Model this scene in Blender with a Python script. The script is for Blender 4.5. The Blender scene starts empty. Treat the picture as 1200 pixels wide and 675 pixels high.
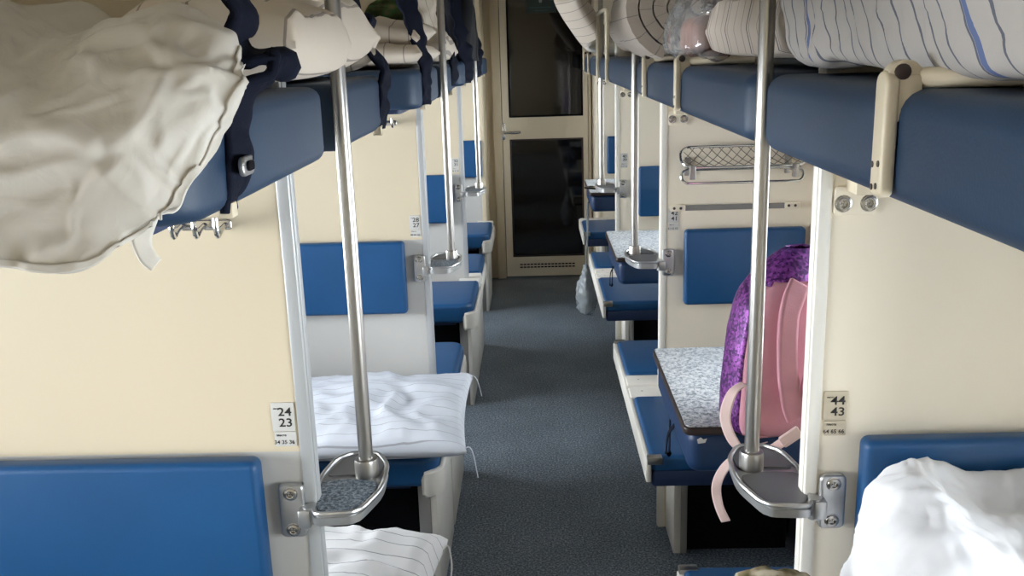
import bpy, bmesh, math, random
from mathutils import Vector, Matrix, noise
random.seed(7)
SC = bpy.context.scene
COL = SC.collection
PI = math.pi
H = 1.724                                   # eye height
P = [-0.35, 1.40, 3.15, 4.90, 6.65]         # front faces of the partitions
XL, XR = -0.371, 0.424                      # aisle edges of the partitions
WL, WR = -1.90, 0.93                        # outer walls
YEND, YBACK, ZTOP = 7.13, -2.10, 2.45

# ------------------------------------------------------------------ materials
def new_mat(name):
    m = bpy.data.materials.new(name); m.use_nodes = True
    nt = m.node_tree; b = nt.nodes['Principled BSDF']
    return m, nt, b

def mat(name, col, rough=.5, metal=0., spec=.5, var=0., vscale=20., bump=0., bscale=200., sheen=0.):
    m, nt, b = new_mat(name)
    b.inputs['Base Color'].default_value = (*col, 1)
    b.inputs['Roughness'].default_value = rough
    b.inputs['Metallic'].default_value = metal
    b.inputs['Specular IOR Level'].default_value = spec
    if sheen: b.inputs['Sheen Weight'].default_value = sheen
    tc = nt.nodes.new('ShaderNodeTexCoord')
    if var:
        n = nt.nodes.new('ShaderNodeTexNoise'); n.inputs['Scale'].default_value = vscale; n.inputs['Detail'].default_value = 4
        nt.links.new(tc.outputs['Object'], n.inputs['Vector'])
        r = nt.nodes.new('ShaderNodeValToRGB')
        r.color_ramp.elements[0].position = .3; r.color_ramp.elements[1].position = .7
        r.color_ramp.elements[0].color = (*[c * (1 - var) for c in col], 1)
        r.color_ramp.elements[1].color = (*[min(1, c * (1 + var)) for c in col], 1)
        nt.links.new(n.outputs['Fac'], r.inputs['Fac']); nt.links.new(r.outputs['Color'], b.inputs['Base Color'])
    if bump:
        n = nt.nodes.new('ShaderNodeTexNoise'); n.inputs['Scale'].default_value = bscale; n.inputs['Detail'].default_value = 3
        nt.links.new(tc.outputs['Object'], n.inputs['Vector'])
        bp = nt.nodes.new('ShaderNodeBump'); bp.inputs['Strength'].default_value = bump; bp.inputs['Distance'].default_value = .002
        nt.links.new(n.outputs['Fac'], bp.inputs['Height']); nt.links.new(bp.outputs['Normal'], b.inputs['Normal'])
    return m

def speckle(name, cols, scale, rough=.5, spec=.5, big=0.):
    m, nt, b = new_mat(name)
    tc = nt.nodes.new('ShaderNodeTexCoord')
    v = nt.nodes.new('ShaderNodeTexNoise'); v.inputs['Scale'].default_value = scale; v.inputs['Detail'].default_value = 2; v.inputs['Roughness'].default_value = .7
    nt.links.new(tc.outputs['Object'], v.inputs['Vector'])
    r = nt.nodes.new('ShaderNodeValToRGB'); e = r.color_ramp.elements
    pos = [.36, .46, .54, .66]
    e[0].position = pos[0]; e[0].color = (*cols[0], 1); e[1].position = pos[-1]; e[1].color = (*cols[-1], 1)
    for p_, c_ in zip(pos[1:-1], cols[1:-1]):
        q = e.new(p_); q.color = (*c_, 1)
    nt.links.new(v.outputs['Fac'], r.inputs['Fac'])
    out = r.outputs['Color']
    if big:
        n = nt.nodes.new('ShaderNodeTexNoise'); n.inputs['Scale'].default_value = 3.5; n.inputs['Detail'].default_value = 5
        nt.links.new(tc.outputs['Object'], n.inputs['Vector'])
        mr = nt.nodes.new('ShaderNodeMapRange'); mr.inputs['To Min'].default_value = 1 - big; mr.inputs['To Max'].default_value = 1 + big
        mr.inputs['From Min'].default_value = .3; mr.inputs['From Max'].default_value = .7
        nt.links.new(n.outputs['Fac'], mr.inputs['Value'])
        mx = nt.nodes.new('ShaderNodeVectorMath'); mx.operation = 'SCALE'
        nt.links.new(out, mx.inputs[0]); nt.links.new(mr.outputs['Result'], mx.inputs['Scale']); out = mx.outputs['Vector']
    nt.links.new(out, b.inputs['Base Color'])
    b.inputs['Roughness'].default_value = rough; b.inputs['Specular IOR Level'].default_value = spec
    return m

def striped(name, base, line, period, width, axis='X', second=None, rough=.9, bump=.2, trans=0.):
    """cloth with thin woven stripes, laid along one UV direction (in metres)"""
    m, nt, b = new_mat(name)
    uv = nt.nodes.new('ShaderNodeUVMap'); sp = nt.nodes.new('ShaderNodeSeparateXYZ')
    nt.links.new(uv.outputs['UV'], sp.inputs['Vector'])
    def mth(op, a, bb=None):
        n = nt.nodes.new('ShaderNodeMath'); n.operation = op
        for i, s in enumerate((a, bb)):
            if s is None: continue
            if isinstance(s, (int, float)): n.inputs[i].default_value = s
            else: nt.links.new(s, n.inputs[i])
        return n.outputs[0]
    def mask(per, w, off=0.):
        f = mth('FRACT', mth('ADD', mth('DIVIDE', sp.outputs[axis], per), off))
        return mth('LESS_THAN', mth('ABSOLUTE', mth('SUBTRACT', f, .5)), w / per / 2)
    mk = mask(period, width)
    mx = nt.nodes.new('ShaderNodeMix'); mx.data_type = 'RGBA'
    mx.inputs['A'].default_value = (*base, 1); mx.inputs['B'].default_value = (*line, 1)
    nt.links.new(mk, mx.inputs['Factor']); out = mx.outputs['Result']
    if second:
        mx2 = nt.nodes.new('ShaderNodeMix'); mx2.data_type = 'RGBA'
        nt.links.new(out, mx2.inputs['A']); mx2.inputs['B'].default_value = (*second[2], 1)
        nt.links.new(mask(second[0], second[1], .27), mx2.inputs['Factor']); out = mx2.outputs['Result']
    nt.links.new(out, b.inputs['Base Color'])
    b.inputs['Roughness'].default_value = rough; b.inputs['Specular IOR Level'].default_value = .15
    tc = nt.nodes.new('ShaderNodeTexCoord')
    n = nt.nodes.new('ShaderNodeTexNoise'); n.inputs['Scale'].default_value = 24; n.inputs['Detail'].default_value = 4; n.inputs['Distortion'].default_value = 1.2
    nt.links.new(tc.outputs['Object'], n.inputs['Vector'])
    bp = nt.nodes.new('ShaderNodeBump'); bp.inputs['Strength'].default_value = bump; bp.inputs['Distance'].default_value = .006
    nt.links.new(n.outputs['Fac'], bp.inputs['Height']); nt.links.new(bp.outputs['Normal'], b.inputs['Normal'])
    return m

def glassy(name, tint, gloss=.1, rough=.02, clear=.8):
    m = bpy.data.materials.new(name); m.use_nodes = True; nt = m.node_tree; nt.nodes.clear()
    o = nt.nodes.new('ShaderNodeOutputMaterial'); t = nt.nodes.new('ShaderNodeBsdfTransparent'); g = nt.nodes.new('ShaderNodeBsdfGlossy')
    d = nt.nodes.new('ShaderNodeBsdfDiffuse'); a = nt.nodes.new('ShaderNodeMixShader'); c = nt.nodes.new('ShaderNodeMixShader')
    t.inputs['Color'].default_value = (*tint, 1); g.inputs['Roughness'].default_value = rough; d.inputs['Color'].default_value = (*tint, 1)
    c.inputs['Fac'].default_value = clear
    nt.links.new(d.outputs[0], c.inputs[1]); nt.links.new(t.outputs[0], c.inputs[2])
    fr = nt.nodes.new('ShaderNodeFresnel'); fr.inputs['IOR'].default_value = 1.2 + gloss
    nt.links.new(fr.outputs[0], a.inputs['Fac']); nt.links.new(c.outputs[0], a.inputs[1]); nt.links.new(g.outputs[0], a.inputs[2])
    nt.links.new(a.outputs[0], o.inputs[0])
    return m

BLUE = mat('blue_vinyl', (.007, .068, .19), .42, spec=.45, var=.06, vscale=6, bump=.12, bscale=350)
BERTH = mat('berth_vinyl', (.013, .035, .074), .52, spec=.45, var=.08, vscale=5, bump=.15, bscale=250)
DARKBLUE = mat('navy_board', (.008, .022, .07), .5, var=.1)
CREAM = mat('dimmed_cream_laminate', (.61, .525, .382), .45, spec=.35, var=.012, vscale=4)  # left partitions: base darkened to offset the strong light there
CREAMR = mat('lightened_ivory_laminate', (.86, .78, .635), .45, spec=.35, var=.012, vscale=4)  # right partitions: base lightened in place of missing light
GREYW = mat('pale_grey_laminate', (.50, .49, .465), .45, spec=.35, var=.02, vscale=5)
TRIM = mat('aluminium_profile', (.44, .45, .455), .38, metal=.25, spec=.5)
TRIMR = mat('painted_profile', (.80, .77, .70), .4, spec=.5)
WHITEP = mat('white_plastic', (.74, .71, .65), .4, var=.03, vscale=12)
IVORYP = mat('ivory_plastic', (.62, .54, .40), .42, var=.05, vscale=18)
GREYP = mat('grey_panel', (.30, .29, .28), .5)
BLACK = mat('black_lining', (.006, .006, .008), .8, spec=.1)
STEEL = mat('brushed_steel', (.44, .425, .405), .30, metal=1., var=.03, vscale=60)
CHROME = mat('chrome', (.70, .70, .70), .14, metal=1.)
CAST = mat('cast_metal', (.50, .50, .50), .33, metal=.85, var=.08, vscale=40)
SCREW = mat('screw_steel', (.50, .48, .45), .25, metal=1.)
RECESS = mat('dark_cast_metal', (.20, .20, .21), .5, metal=.5)
PAD = speckle('tray_inlay', [(.03, .05, .07), (.10, .13, .16), (.18, .22, .26), (.34, .38, .42)], 160, .5)
LAMI = speckle('table_laminate', [(.16, .18, .20), (.36, .39, .42), (.58, .60, .61), (.70, .70, .69)], 125, .35)
RIM = mat('table_rim', (.035, .022, .02), .4)
FLOORM = speckle('floor_vinyl', [(.050, .066, .085), (.112, .144, .180), (.165, .205, .248), (.38, .42, .46)], 130, .5, .4, big=.18)
CEILM = mat('ceiling_panel', (.62, .56, .46), .6, var=.02)
WALLO = mat('outer_wall_panel', (.74, .68, .56), .5, var=.02)
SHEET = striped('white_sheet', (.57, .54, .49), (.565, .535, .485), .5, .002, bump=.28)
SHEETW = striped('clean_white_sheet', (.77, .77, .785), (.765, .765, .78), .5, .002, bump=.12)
LINEN = striped('ticking_cloth', (.58, .51, .43), (.30, .26, .23), .055, .0035, 'X')
LINENV = striped('shaded_ticking_crosswise', (.48, .42, .36), (.22, .19, .18), .062, .004, 'Y', second=(.19, .006, (.10, .09, .10)))  # same cloth as LINEN, dim right-hand light painted into the base
LINENC = striped('shaded_coiled_ticking', (.48, .42, .36), (.25, .22, .20), .075, .003, 'Y', bump=.3)  # LINEN cloth again, darkened for the shade on the right berths
LINENB = striped('shaded_blue_lined_ticking', (.42, .395, .37), (.12, .13, .16), .052, .0048, 'X', second=(.62, .011, (.12, .16, .30)))  # base darkened too, shade of the right berths in the colour
PILLOW = striped('striped_pillowcase', (.62, .65, .71), (.38, .39, .42), .040, .0022, 'Y')
PILLOWW = striped('white_striped_pillowcase', (.80, .80, .81), (.30, .30, .33), .048, .0026, 'Y')
NAVY = mat('navy_webbing', (.006, .008, .018), .85, spec=.15, bump=.4, bscale=500)
PINK = mat('pink_canvas', (.56, .27, .32), .75, spec=.25, bump=.4, bscale=700, var=.04, vscale=30)
PINKL = mat('pale_pink_webbing', (.80, .60, .57), .7, bump=.3, bscale=900)
OLIVE = speckle('olive_cloth', [(.03, .035, .015), (.09, .08, .035), (.20, .16, .09), (.45, .40, .30)], 22, .95, .1)
GREEN = speckle('green_cloth', [(.02, .03, .012), (.05, .055, .02), (.03, .09, .03), (.12, .10, .05)], 16, .9, .1)
DARKCLOTH = mat('dark_jacket', (.012, .013, .016), .9, bump=.5, bscale=90)
DGLASS = mat('dark_glass', (.008, .007, .006), .05, spec=.4)
PLATEM = mat('number_plate_metal', (.60, .59, .56), .4, metal=.15)
PLATEG = mat('number_plate_gold', (.55, .48, .36), .4, metal=.2)
INK = mat('black_ink', (.015, .014, .013), .6)
TEAL = mat('dark_teal_film', (.010, .035, .040), .3)
WHITEINK = mat('grey_ink', (.35, .40, .40), .6)
GLASS = glassy('window_glass', (.97, .98, .98), .2, .01, 1.)
FILM = glassy('clear_film', (.97, .96, .95), .25, .10, .80)
BAGFILM = glassy('grey_blue_film', (.66, .72, .76), .2, .25, .45)
GREYBAND = mat('grey_elastic', (.22, .21, .20), .7, bump=.3, bscale=800)
NETM = mat('net_cord', (.16, .13, .10), .6)

# sequins: small overlapping discs with glints
def sequin():
    m, nt, b = new_mat('purple_sequins')
    tc = nt.nodes.new('ShaderNodeTexCoord')
    v = nt.nodes.new('ShaderNodeTexVoronoi'); v.inputs['Scale'].default_value = 170
    nt.links.new(tc.outputs['Object'], v.inputs['Vector'])
    r = nt.nodes.new('ShaderNodeValToRGB'); e = r.color_ramp.elements
    e[0].color = (.06, .008, .10, 1); e[1].color = (.30, .07, .36, 1); e[0].position = .2; e[1].position = .9
    sp = nt.nodes.new('ShaderNodeSeparateColor'); nt.links.new(v.outputs['Color'], sp.inputs['Color'])
    nt.links.new(sp.outputs[0], r.inputs['Fac']); nt.links.new(r.outputs['Color'], b.inputs['Base Color'])
    b.inputs['Metallic'].default_value = .35; b.inputs['Roughness'].default_value = .42
    bp = nt.nodes.new('ShaderNodeBump'); bp.inputs['Strength'].default_value = .9; bp.inputs['Distance'].default_value = .004
    nt.links.new(sp.outputs[1], bp.inputs['Height']); nt.links.new(bp.outputs['Normal'], b.inputs['Normal'])
    return m
SEQUIN = sequin()

# ------------------------------------------------------------------ helpers
def link(name, me, m, parent=None, smooth=35):
    o = bpy.data.objects.new(name, me); COL.objects.link(o)
    if m: me.materials.append(m)
    if parent: o.parent = parent
    if smooth:
        me.shade_smooth(); me.set_sharp_from_angle(angle=math.radians(smooth))
    return o
def obj(name, bm, m, parent=None, smooth=35, label=None):
    bmesh.ops.recalc_face_normals(bm, faces=bm.faces)
    me = bpy.data.meshes.new(name); bm.to_mesh(me); bm.free()
    o = link(name, me, m, parent, smooth)
    if label: o['label'] = label
    return o
def struct(name, bm, m, parent=None, smooth=35):
    o = obj(name, bm, m, parent, smooth)
    if not parent: o['kind'] = 'structure'
    return o
def tag(o, label, cat, group=None):
    o['label'] = label; o['category'] = cat
    if group: o['group'] = group
    return o
def thing(name, label, cat, loc=(0, 0, 0), group=None, rz=0, rot=None):
    o = bpy.data.objects.new(name, None); COL.objects.link(o)
    o.empty_display_size = .05; o.location = loc
    o.rotation_euler = rot if rot else (0, 0, rz)
    return tag(o, label, cat, group)
def dup(root, loc, label, rz=None):
    r = root.copy(); COL.objects.link(r); r.location = loc; r['label'] = label
    if rz is not None: r.rotation_euler = (0, 0, rz)
    for ch in list(root.children):
        c = ch.copy(); COL.objects.link(c); c.parent = r
        for g in list(ch.children):
            d = g.copy(); COL.objects.link(d); d.parent = c
    return r
def B(): return bmesh.new()

def box(bm, x0, x1, y0, y1, z0, z1, bev=0., seg=2, M=None):
    r = bmesh.ops.create_cube(bm, size=1); vs = r['verts']
    for v in vs:
        v.co = Vector((x0 + (v.co.x + .5) * (x1 - x0), y0 + (v.co.y + .5) * (y1 - y0), z0 + (v.co.z + .5) * (z1 - z0)))
    es = list({e for v in vs for e in v.link_edges})
    if bev:
        q = bmesh.ops.bevel(bm, geom=es, offset=bev, segments=seg, affect='EDGES', profile=.5)
        vs = list({v for f in q['faces'] for v in f.verts} | {v for v in vs if v.is_valid})
    if M:
        for v in vs: v.co = M @ v.co
    return bm
def rslab(bm, x0, x1, y0, y1, z0, z1, rad=.02, bev=.008, seg=3, n=5, M=None):
    """slab with rounded plan corners (+x+y, -x+y, -x-y, +x-y) and rolled edges"""
    rads = rad if isinstance(rad, (list, tuple)) else [rad] * 4
    def ring(ins, z):
        a0, a1, b0, b1 = x0 + ins, x1 - ins, y0 + ins, y1 - ins
        pts = []
        for (cx, cy, sx, sy, st), r in zip(((a1, b1, -1, -1, 0), (a0, b1, 1, -1, 1), (a0, b0, 1, 1, 2), (a1, b0, -1, 1, 3)), rads):
            r = max(r - ins, .0008)
            for i in range(n + 1):
                t = PI / 2 * (st + i / n)
                pts.append(Vector((cx + sx * r + r * math.cos(t), cy + sy * r + r * math.sin(t), z)))
        return pts
    prof = [(bev * (1 - math.sin(PI / 2 * i / seg)), z0 + bev * (1 - math.cos(PI / 2 * i / seg))) for i in range(seg + 1)]
    prof += [(bev * (1 - math.cos(PI / 2 * i / seg)), z1 - bev + bev * math.sin(PI / 2 * i / seg)) for i in range(seg + 1)]
    rows = []
    for ins, z in prof:
        rows.append([bm.verts.new(M @ p if M else p) for p in ring(ins, z)])
    k = len(rows[0])
    for a, b in zip(rows, rows[1:]):
        for i in range(k): bm.faces.new((a[i], a[(i + 1) % k], b[(i + 1) % k], b[i]))
    bm.faces.new(rows[0][::-1]); bm.faces.new(rows[-1])
    return bm
def polyslab(bm, pts, z0, z1, bev=.003, M=None):
    lo = [bm.verts.new((x, y, z0)) for x, y in pts]; hi = [bm.verts.new((x, y, z1)) for x, y in pts]
    k = len(pts)
    fs = [bm.faces.new((lo[i], lo[(i + 1) % k], hi[(i + 1) % k], hi[i])) for i in range(k)]
    top = bm.faces.new(hi); bot = bm.faces.new(lo[::-1])
    bm.normal_update()
    if bev:
        bmesh.ops.bevel(bm, geom=list(top.edges) + list(bot.edges), offset=bev, segments=2, affect='EDGES')
    if M:
        for v in bm.verts: v.co = M @ v.co
    return bm
def tube(bm, pts, r, seg=10, closed=False, caps=True, flat=1.):
    pts = [Vector(p) for p in pts]; n = len(pts); rows = []
    up = None
    for i, p in enumerate(pts):
        if closed: t = pts[(i + 1) % n] - pts[i - 1]
        else: t = pts[min(i + 1, n - 1)] - pts[max(i - 1, 0)]
        t.normalize()
        if up is None:
            up = Vector((0, 0, 1)) if abs(t.z) < .9 else Vector((1, 0, 0))
        a = (up - t * up.dot(t))
        if a.length < 1e-5: a = t.orthogonal()
        a.normalize(); up = a; b = t.cross(a)
        rr = r[i] if isinstance(r, (list, tuple)) else r
        rows.append([bm.verts.new(p + a * (rr * math.cos(2 * PI * j / seg)) + b * (rr * flat * math.sin(2 * PI * j / seg))) for j in range(seg)])
    for i in range(n if closed else n - 1):
        a, b = rows[i], rows[(i + 1) % n]
        for j in range(seg): bm.faces.new((a[j], a[(j + 1) % seg], b[(j + 1) % seg], b[j]))
    if caps and not closed: bm.faces.new(rows[0][::-1]); bm.faces.new(rows[-1])
    return bm
def lathe(bm, prof, seg=20, M=None):
    rows = []
    for r, z in prof:
        rows.append([bm.verts.new((max(r, 1e-4) * math.cos(2 * PI * j / seg), max(r, 1e-4) * math.sin(2 * PI * j / seg), z)) for j in range(seg)])
    for a, b in zip(rows, rows[1:]):
        for j in range(seg): bm.faces.new((a[j], a[(j + 1) % seg], b[(j + 1) % seg], b[j]))
    bm.faces.new(rows[0][::-1]); bm.faces.new(rows[-1])
    if M:
        for row in rows:
            for v in row: v.co = M @ v.co
    return bm
def cr(p0, p1, p2, p3, t):
    return .5 * ((2 * p1) + (p2 - p0) * t + (2 * p0 - 5 * p1 + 4 * p2 - p3) * t * t + (3 * p1 - p0 - 3 * p2 + p3) * t ** 3)
def smooth_path(pts, n):
    pts = [Vector(p) for p in pts]; out = []; k = len(pts) - 1
    for i in range(n + 1):
        s = min(i / n * k, k - 1e-6); a = int(s)
        g = lambda j: pts[max(0, min(k, j))]
        out.append(cr(g(a - 1), g(a), g(a + 1), g(a + 2), s - a))
    return out
def fbm(p, oct_=4):
    return noise.fractal(p, 1., 2., oct_, noise_basis='PERLIN_ORIGINAL')
def wrinkle(p, s=1.):
    q = Vector(p) * s
    w = Vector((noise.noise(q * .7), noise.noise(q * .7 + Vector((5, 1, 2))), noise.noise(q * .7 + Vector((9, 4, 7))))) * .9
    return 1 - abs(noise.noise(q + w)) * 2.2
def grid_mesh(name, pts, m, parent=None, uv=None, thick=0., wrap=False, smooth=80, label=None):
    """pts: rows of Vectors -> quad surface with UVs in metres, given thickness"""
    nr, nc = len(pts), len(pts[0])
    me = bpy.data.meshes.new(name)
    vs = [p for row in pts for p in row]
    fs = [(i * nc + j, i * nc + (j + 1) % nc, (i + 1) * nc + (j + 1) % nc, (i + 1) * nc + j) for i in range(nr - 1) for j in range(nc if wrap else nc - 1)]
    me.from_pydata([tuple(v) for v in vs], [], fs)
    ul = me.uv_layers.new(name='UVMap')
    for poly in me.polygons:
        for li, vi in zip(poly.loop_indices, poly.vertices):
            i, j = divmod(vi, nc)
            if uv: ul.data[li].uv = uv[i][j]
    o = link(name, me, m, parent, smooth)
    if thick:
        md = o.modifiers.new('thickness', 'SOLIDIFY'); md.thickness = thick; md.offset = -1
    if label: o['label'] = label
    return o
def loft(name, ctrl, m, parent=None, nu=60, nv=60, thick=.003, amp=.006, wscale=9., seed=0., uvs=None, label=None, fine=.0, ramp=0.):
    rows = [smooth_path(r, nv) for r in ctrl]
    cols = [smooth_path([r[j] for r in rows], nu) for j in range(nv + 1)]
    pts = [[cols[j][i] for j in range(nv + 1)] for i in range(nu + 1)]
    sd = Vector((seed, seed * 1.7, seed * .6)); out = []
    for i in range(nu + 1):
        row = []
        for j in range(nv + 1):
            a = pts[min(i + 1, nu)][j] - pts[max(i - 1, 0)][j]; b = pts[i][min(j + 1, nv)] - pts[i][max(j - 1, 0)]
            nn = a.cross(b); nn = nn.normalized() if nn.length > 1e-9 else Vector((0, 0, 1))
            p = pts[i][j]
            d = amp * (.6 * fbm(p * wscale + sd) + .7 * (wrinkle(p + sd, wscale * .8) - .6))
            if fine: d += fine * (1 + ramp * max(0, j / nv - .35)) * (wrinkle(p + sd * 2, wscale * 2.6) - .6) + .4 * fine * (1 + ramp * max(0, j / nv - .35)) * (wrinkle(p - sd, wscale * 5.2) - .6)
            row.append(p + nn * d)
        out.append(row)
    su, sv = uvs or (1., 1.)
    uv = [[(j / nv * sv, i / nu * su) for j in range(nv + 1)] for i in range(nu + 1)]
    global LAST; LAST = out
    return grid_mesh(name, out, m, parent, uv, thick, label=label)
def pillow_pts(w, d, h, n=34, seed=0., amp=.006, ws=9., pinch=.07, flat=.5, edge=.004):
    sd = Vector((seed, seed * 2.1, seed * .7)); top, bot = [], []
    for i in range(n + 1):
        rt, rb = [], []
        for j in range(n + 1):
            u, v = 2 * j / n - 1, 2 * i / n - 1
            x = w / 2 * u * (1 - pinch * (1 - v * v) * abs(u) ** 3) ; y = d / 2 * v * (1 - pinch * (1 - u * u) * abs(v) ** 3)
            k = ((1 - abs(u) ** 2.6) * (1 - abs(v) ** 2.6)); k = max(k, 0) ** flat
            pz = Vector((x, y, 0))
            wv = amp * (.7 * fbm(pz * ws + sd) + .8 * (wrinkle(pz + sd, ws) - .6))
            e = 1 if (i in (0, n) or j in (0, n)) else 0
            rt.append(Vector((x, y, (h / 2 * k + (0 if e else wv * (.4 + k)) + edge))))
            rb.append(Vector((x, y, -(h / 2 * k) * .8 - edge)))
        top.append(rt); bot.append(rb)
    return top, bot
def pillow(name, w, d, h, m, parent=None, M=None, seed=0., label=None, **kw):
    n = kw.pop('n', 34)
    top, bot = pillow_pts(w, d, h, n, seed, **kw)
    M = M or Matrix.Identity(4)
    me = bpy.data.meshes.new(name); vs, uvs, fs = [], [], []
    for t in (top, bot):
        for r in t:
            for p in r: vs.append(tuple(M @ p)); uvs.append((p.x + w / 2, p.y + d / 2))
    N = n + 1; off = N * N
    for i in range(n):
        for j in range(n):
            a, b, c, e = i * N + j, i * N + j + 1, (i + 1) * N + j + 1, (i + 1) * N + j
            fs.append((a, b, c, e)); fs.append((off + e, off + c, off + b, off + a))
    for k in range(n):
        for a, b in ((k, k + 1), (n * N + k + 1, n * N + k)): fs.append((b, a, off + a, off + b))
        for a, b in (((k + 1) * N, k * N), (k * N + n, (k + 1) * N + n)): fs.append((b, a, off + a, off + b))
    me.from_pydata(vs, [], fs)
    ul = me.uv_layers.new(name='UVMap')
    for poly in me.polygons:
        for li, vi in zip(poly.loop_indices, poly.vertices): ul.data[li].uv = uvs[vi]
    o = link(name, me, m, parent, 60)
    if label: o['label'] = label
    return o
def roll(name, L, R, m, parent=None, M=None, turns=3.2, t=.036, seed=0., label=None, squash=.9):
    """a mattress rolled into a spiral: axis along local y"""
    M = M or Matrix.Identity(4); nt_ = 90; ny = 14
    th1 = turns * 2 * PI; r0 = R - t * turns
    sec = []
    for k in range(nt_ + 1):
        th = th1 * k / nt_; r = r0 + t * th / (2 * PI); sec.append((th, r + t * .0))
    for k in range(nt_, -1, -1):
        th, r = sec[k]; sec.append((th, max(r - t * .985, .004)))
    me = bpy.data.meshes.new(name); vs, uvs, fs = [], [], []
    n = len(sec); sd = Vector((seed, seed, seed))
    for i in range(ny + 1):
        y = -L / 2 + L * i / ny; e = min(i, ny - i)
        for k, (th, r) in enumerate(sec):
            p = Vector((math.cos(th) * r, y, math.sin(th) * r * squash))
            outer = k <= nt_
            rr = .006 * fbm(Vector((p.x * 9, y * 9, p.z * 9)) + sd) + (-.002 if (e == 0 and outer) else 0) + (.002 if (e == 0 and not outer) else 0)
            q = p + Vector((math.cos(th), 0, math.sin(th))) * rr
            vs.append(tuple(M @ q)); uvs.append((y + L / 2, (th * R)))
    for i in range(ny):
        for k in range(n):
            a, b = i * n + k, i * n + (k + 1) % n
            fs.append((a, b, b + n, a + n))
    for base in (0, ny * n):
        for k in range(nt_):
            a, b = base + k, base + k + 1; c, d = base + n - 1 - (k + 1), base + n - 1 - k
            fs.append((a, b, c, d) if base else (d, c, b, a))
    me.from_pydata(vs, [], fs)
    ul = me.uv_layers.new(name='UVMap')
    for poly in me.polygons:
        for li, vi in zip(poly.loop_indices, poly.vertices): ul.data[li].uv = uvs[vi]
    o = link(name, me, m, parent, 50)
    if label: o['label'] = label
    return o
def ribbon(name, path, width, m, parent=None, n=60, thick=.004, wdir=(0, 1, 0), wob=0., seed=0., label=None, gather=0.):
    pts = smooth_path(path, n); rows = []
    wd = Vector(wdir).normalized()
    for i, p in enumerate(pts):
        t = pts[min(i + 1, n)] - pts[max(i - 1, 0)]; t.normalize()
        tw = wob * noise.noise(Vector((i * .13, seed, 0)))
        a = Matrix.Rotation(tw, 3, t) @ (wd - t * wd.dot(t)).normalized()
        nn = t.cross(a)
        w = width[0] + (width[1] - width[0]) * i / n if isinstance(width, (tuple, list)) else width
        w *= 1 + .40 * gather * noise.noise(Vector((i * .13, seed, 3)))
        row = []
        for j in range(7):
            s = j / 6 - .5
            g = gather * .0030 * math.sin(i * .45 + 2.5 * noise.noise(Vector((i * .2, s * 3, seed)))+ s * 2) * (.6 + abs(s))
            row.append(p + a * (s * w) + nn * g)
        rows.append(row)
    uv = [[(j / 6 * .05, i / n) for j in range(7)] for i in range(n + 1)]
    o = grid_mesh(name, rows, m, parent, uv, thick, label=label)
    o.modifiers['thickness'].offset = 0
    return o
def text(name, s, size, m, parent, loc, rot=(PI / 2, 0, 0), align='LEFT', sx=1., bold=.012):
    cu = bpy.data.curves.new(name, 'FONT'); cu.body = s; cu.size = size; cu.align_x = align; cu.extrude = .0003; cu.offset = size * bold; cu.resolution_u = 3
    to = bpy.data.objects.new(name, cu); COL.objects.link(to)
    dg = bpy.context.evaluated_depsgraph_get()
    me = bpy.data.meshes.new_from_object(to.evaluated_get(dg)); me.name = name
    bpy.data.objects.remove(to); bpy.data.curves.remove(cu)
    o = bpy.data.objects.new(name, me); COL.objects.link(o)
    me.materials.clear(); me.materials.append(m); o.parent = parent; o.location = loc; o.rotation_euler = rot; o.scale = (sx, 1, 1)
    return o
def screw(bm, x, y, z, r=.006):
    """cross-slotted screw head facing -y"""
    M = Matrix.Translation((x, y, z)) @ Matrix.Rotation(PI / 2, 4, 'X')
    lathe(bm, [(r * 1.15, 0), (r * 1.15, .0012), (r, .0016), (r * .92, .0040), (r * .62, .0050), (r * .50, .0046), (r * .46, .0008), (0, .0004)], 16, M)
    for a in (.6, .6 + PI / 2): box(bm, -r * .5, r * .5, -r * .09, r * .09, .0006, .0026, M=M @ Matrix.Rotation(a, 4, 'Z'))

# ------------------------------------------------------------------ setting
bm = box(B(), WL - .1, WR + .1, YBACK, YEND + .1, -.05, 0); struct('floor', bm, FLOORM)
bm = box(B(), WL - .1, WR + .1, YBACK, YEND + .1, ZTOP, ZTOP + .05); struct('ceiling', bm, CEILM)
CEN = [.5 * (P[k] + P[k + 1]) for k in range(4)]; CEN = [CEN[0] - 1.75] + CEN
def outer_wall(name, x0, x1, z0, z1, hws):
    bm = B(); box(bm, x0, x1, YBACK, YEND + .1, 0, z0); box(bm, x0, x1, YBACK, YEND + .1, z1, ZTOP)
    e = YBACK
    for c, hw in zip(CEN, hws):
        box(bm, x0, x1, e, c - hw, z0, z1); e = c + hw
    box(bm, x0, x1, e, YEND + .1, z0, z1)
    return struct(name, bm, WALLO, smooth=0)
WZ0, WZ1, WHW = .93, 1.64, .52
outer_wall('wall_left', WL - .08, WL, WZ0, WZ1, [WHW] * 5)
RZ0, RZ1, RHWS = .93, 1.56, [.42, .54, .42, .42, .42]  # second window, out of view, widened to throw more light on its partition
outer_wall('wall_right', WR, WR + .08, RZ0, RZ1, RHWS)
bm = box(B(), WL, WR, YBACK - .05, YBACK, 0, ZTOP); struct('wall_back', bm, CREAM)
bm = box(B(), WL, -.302, YEND, YEND + .05, 0, ZTOP); box(bm, .432, WR, YEND, YEND + .05, 0, ZTOP); box(bm, -.302, .432, YEND, YEND + .05, 2.36, ZTOP)
struct('wall_end', bm, CREAM)
n = 0
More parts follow.
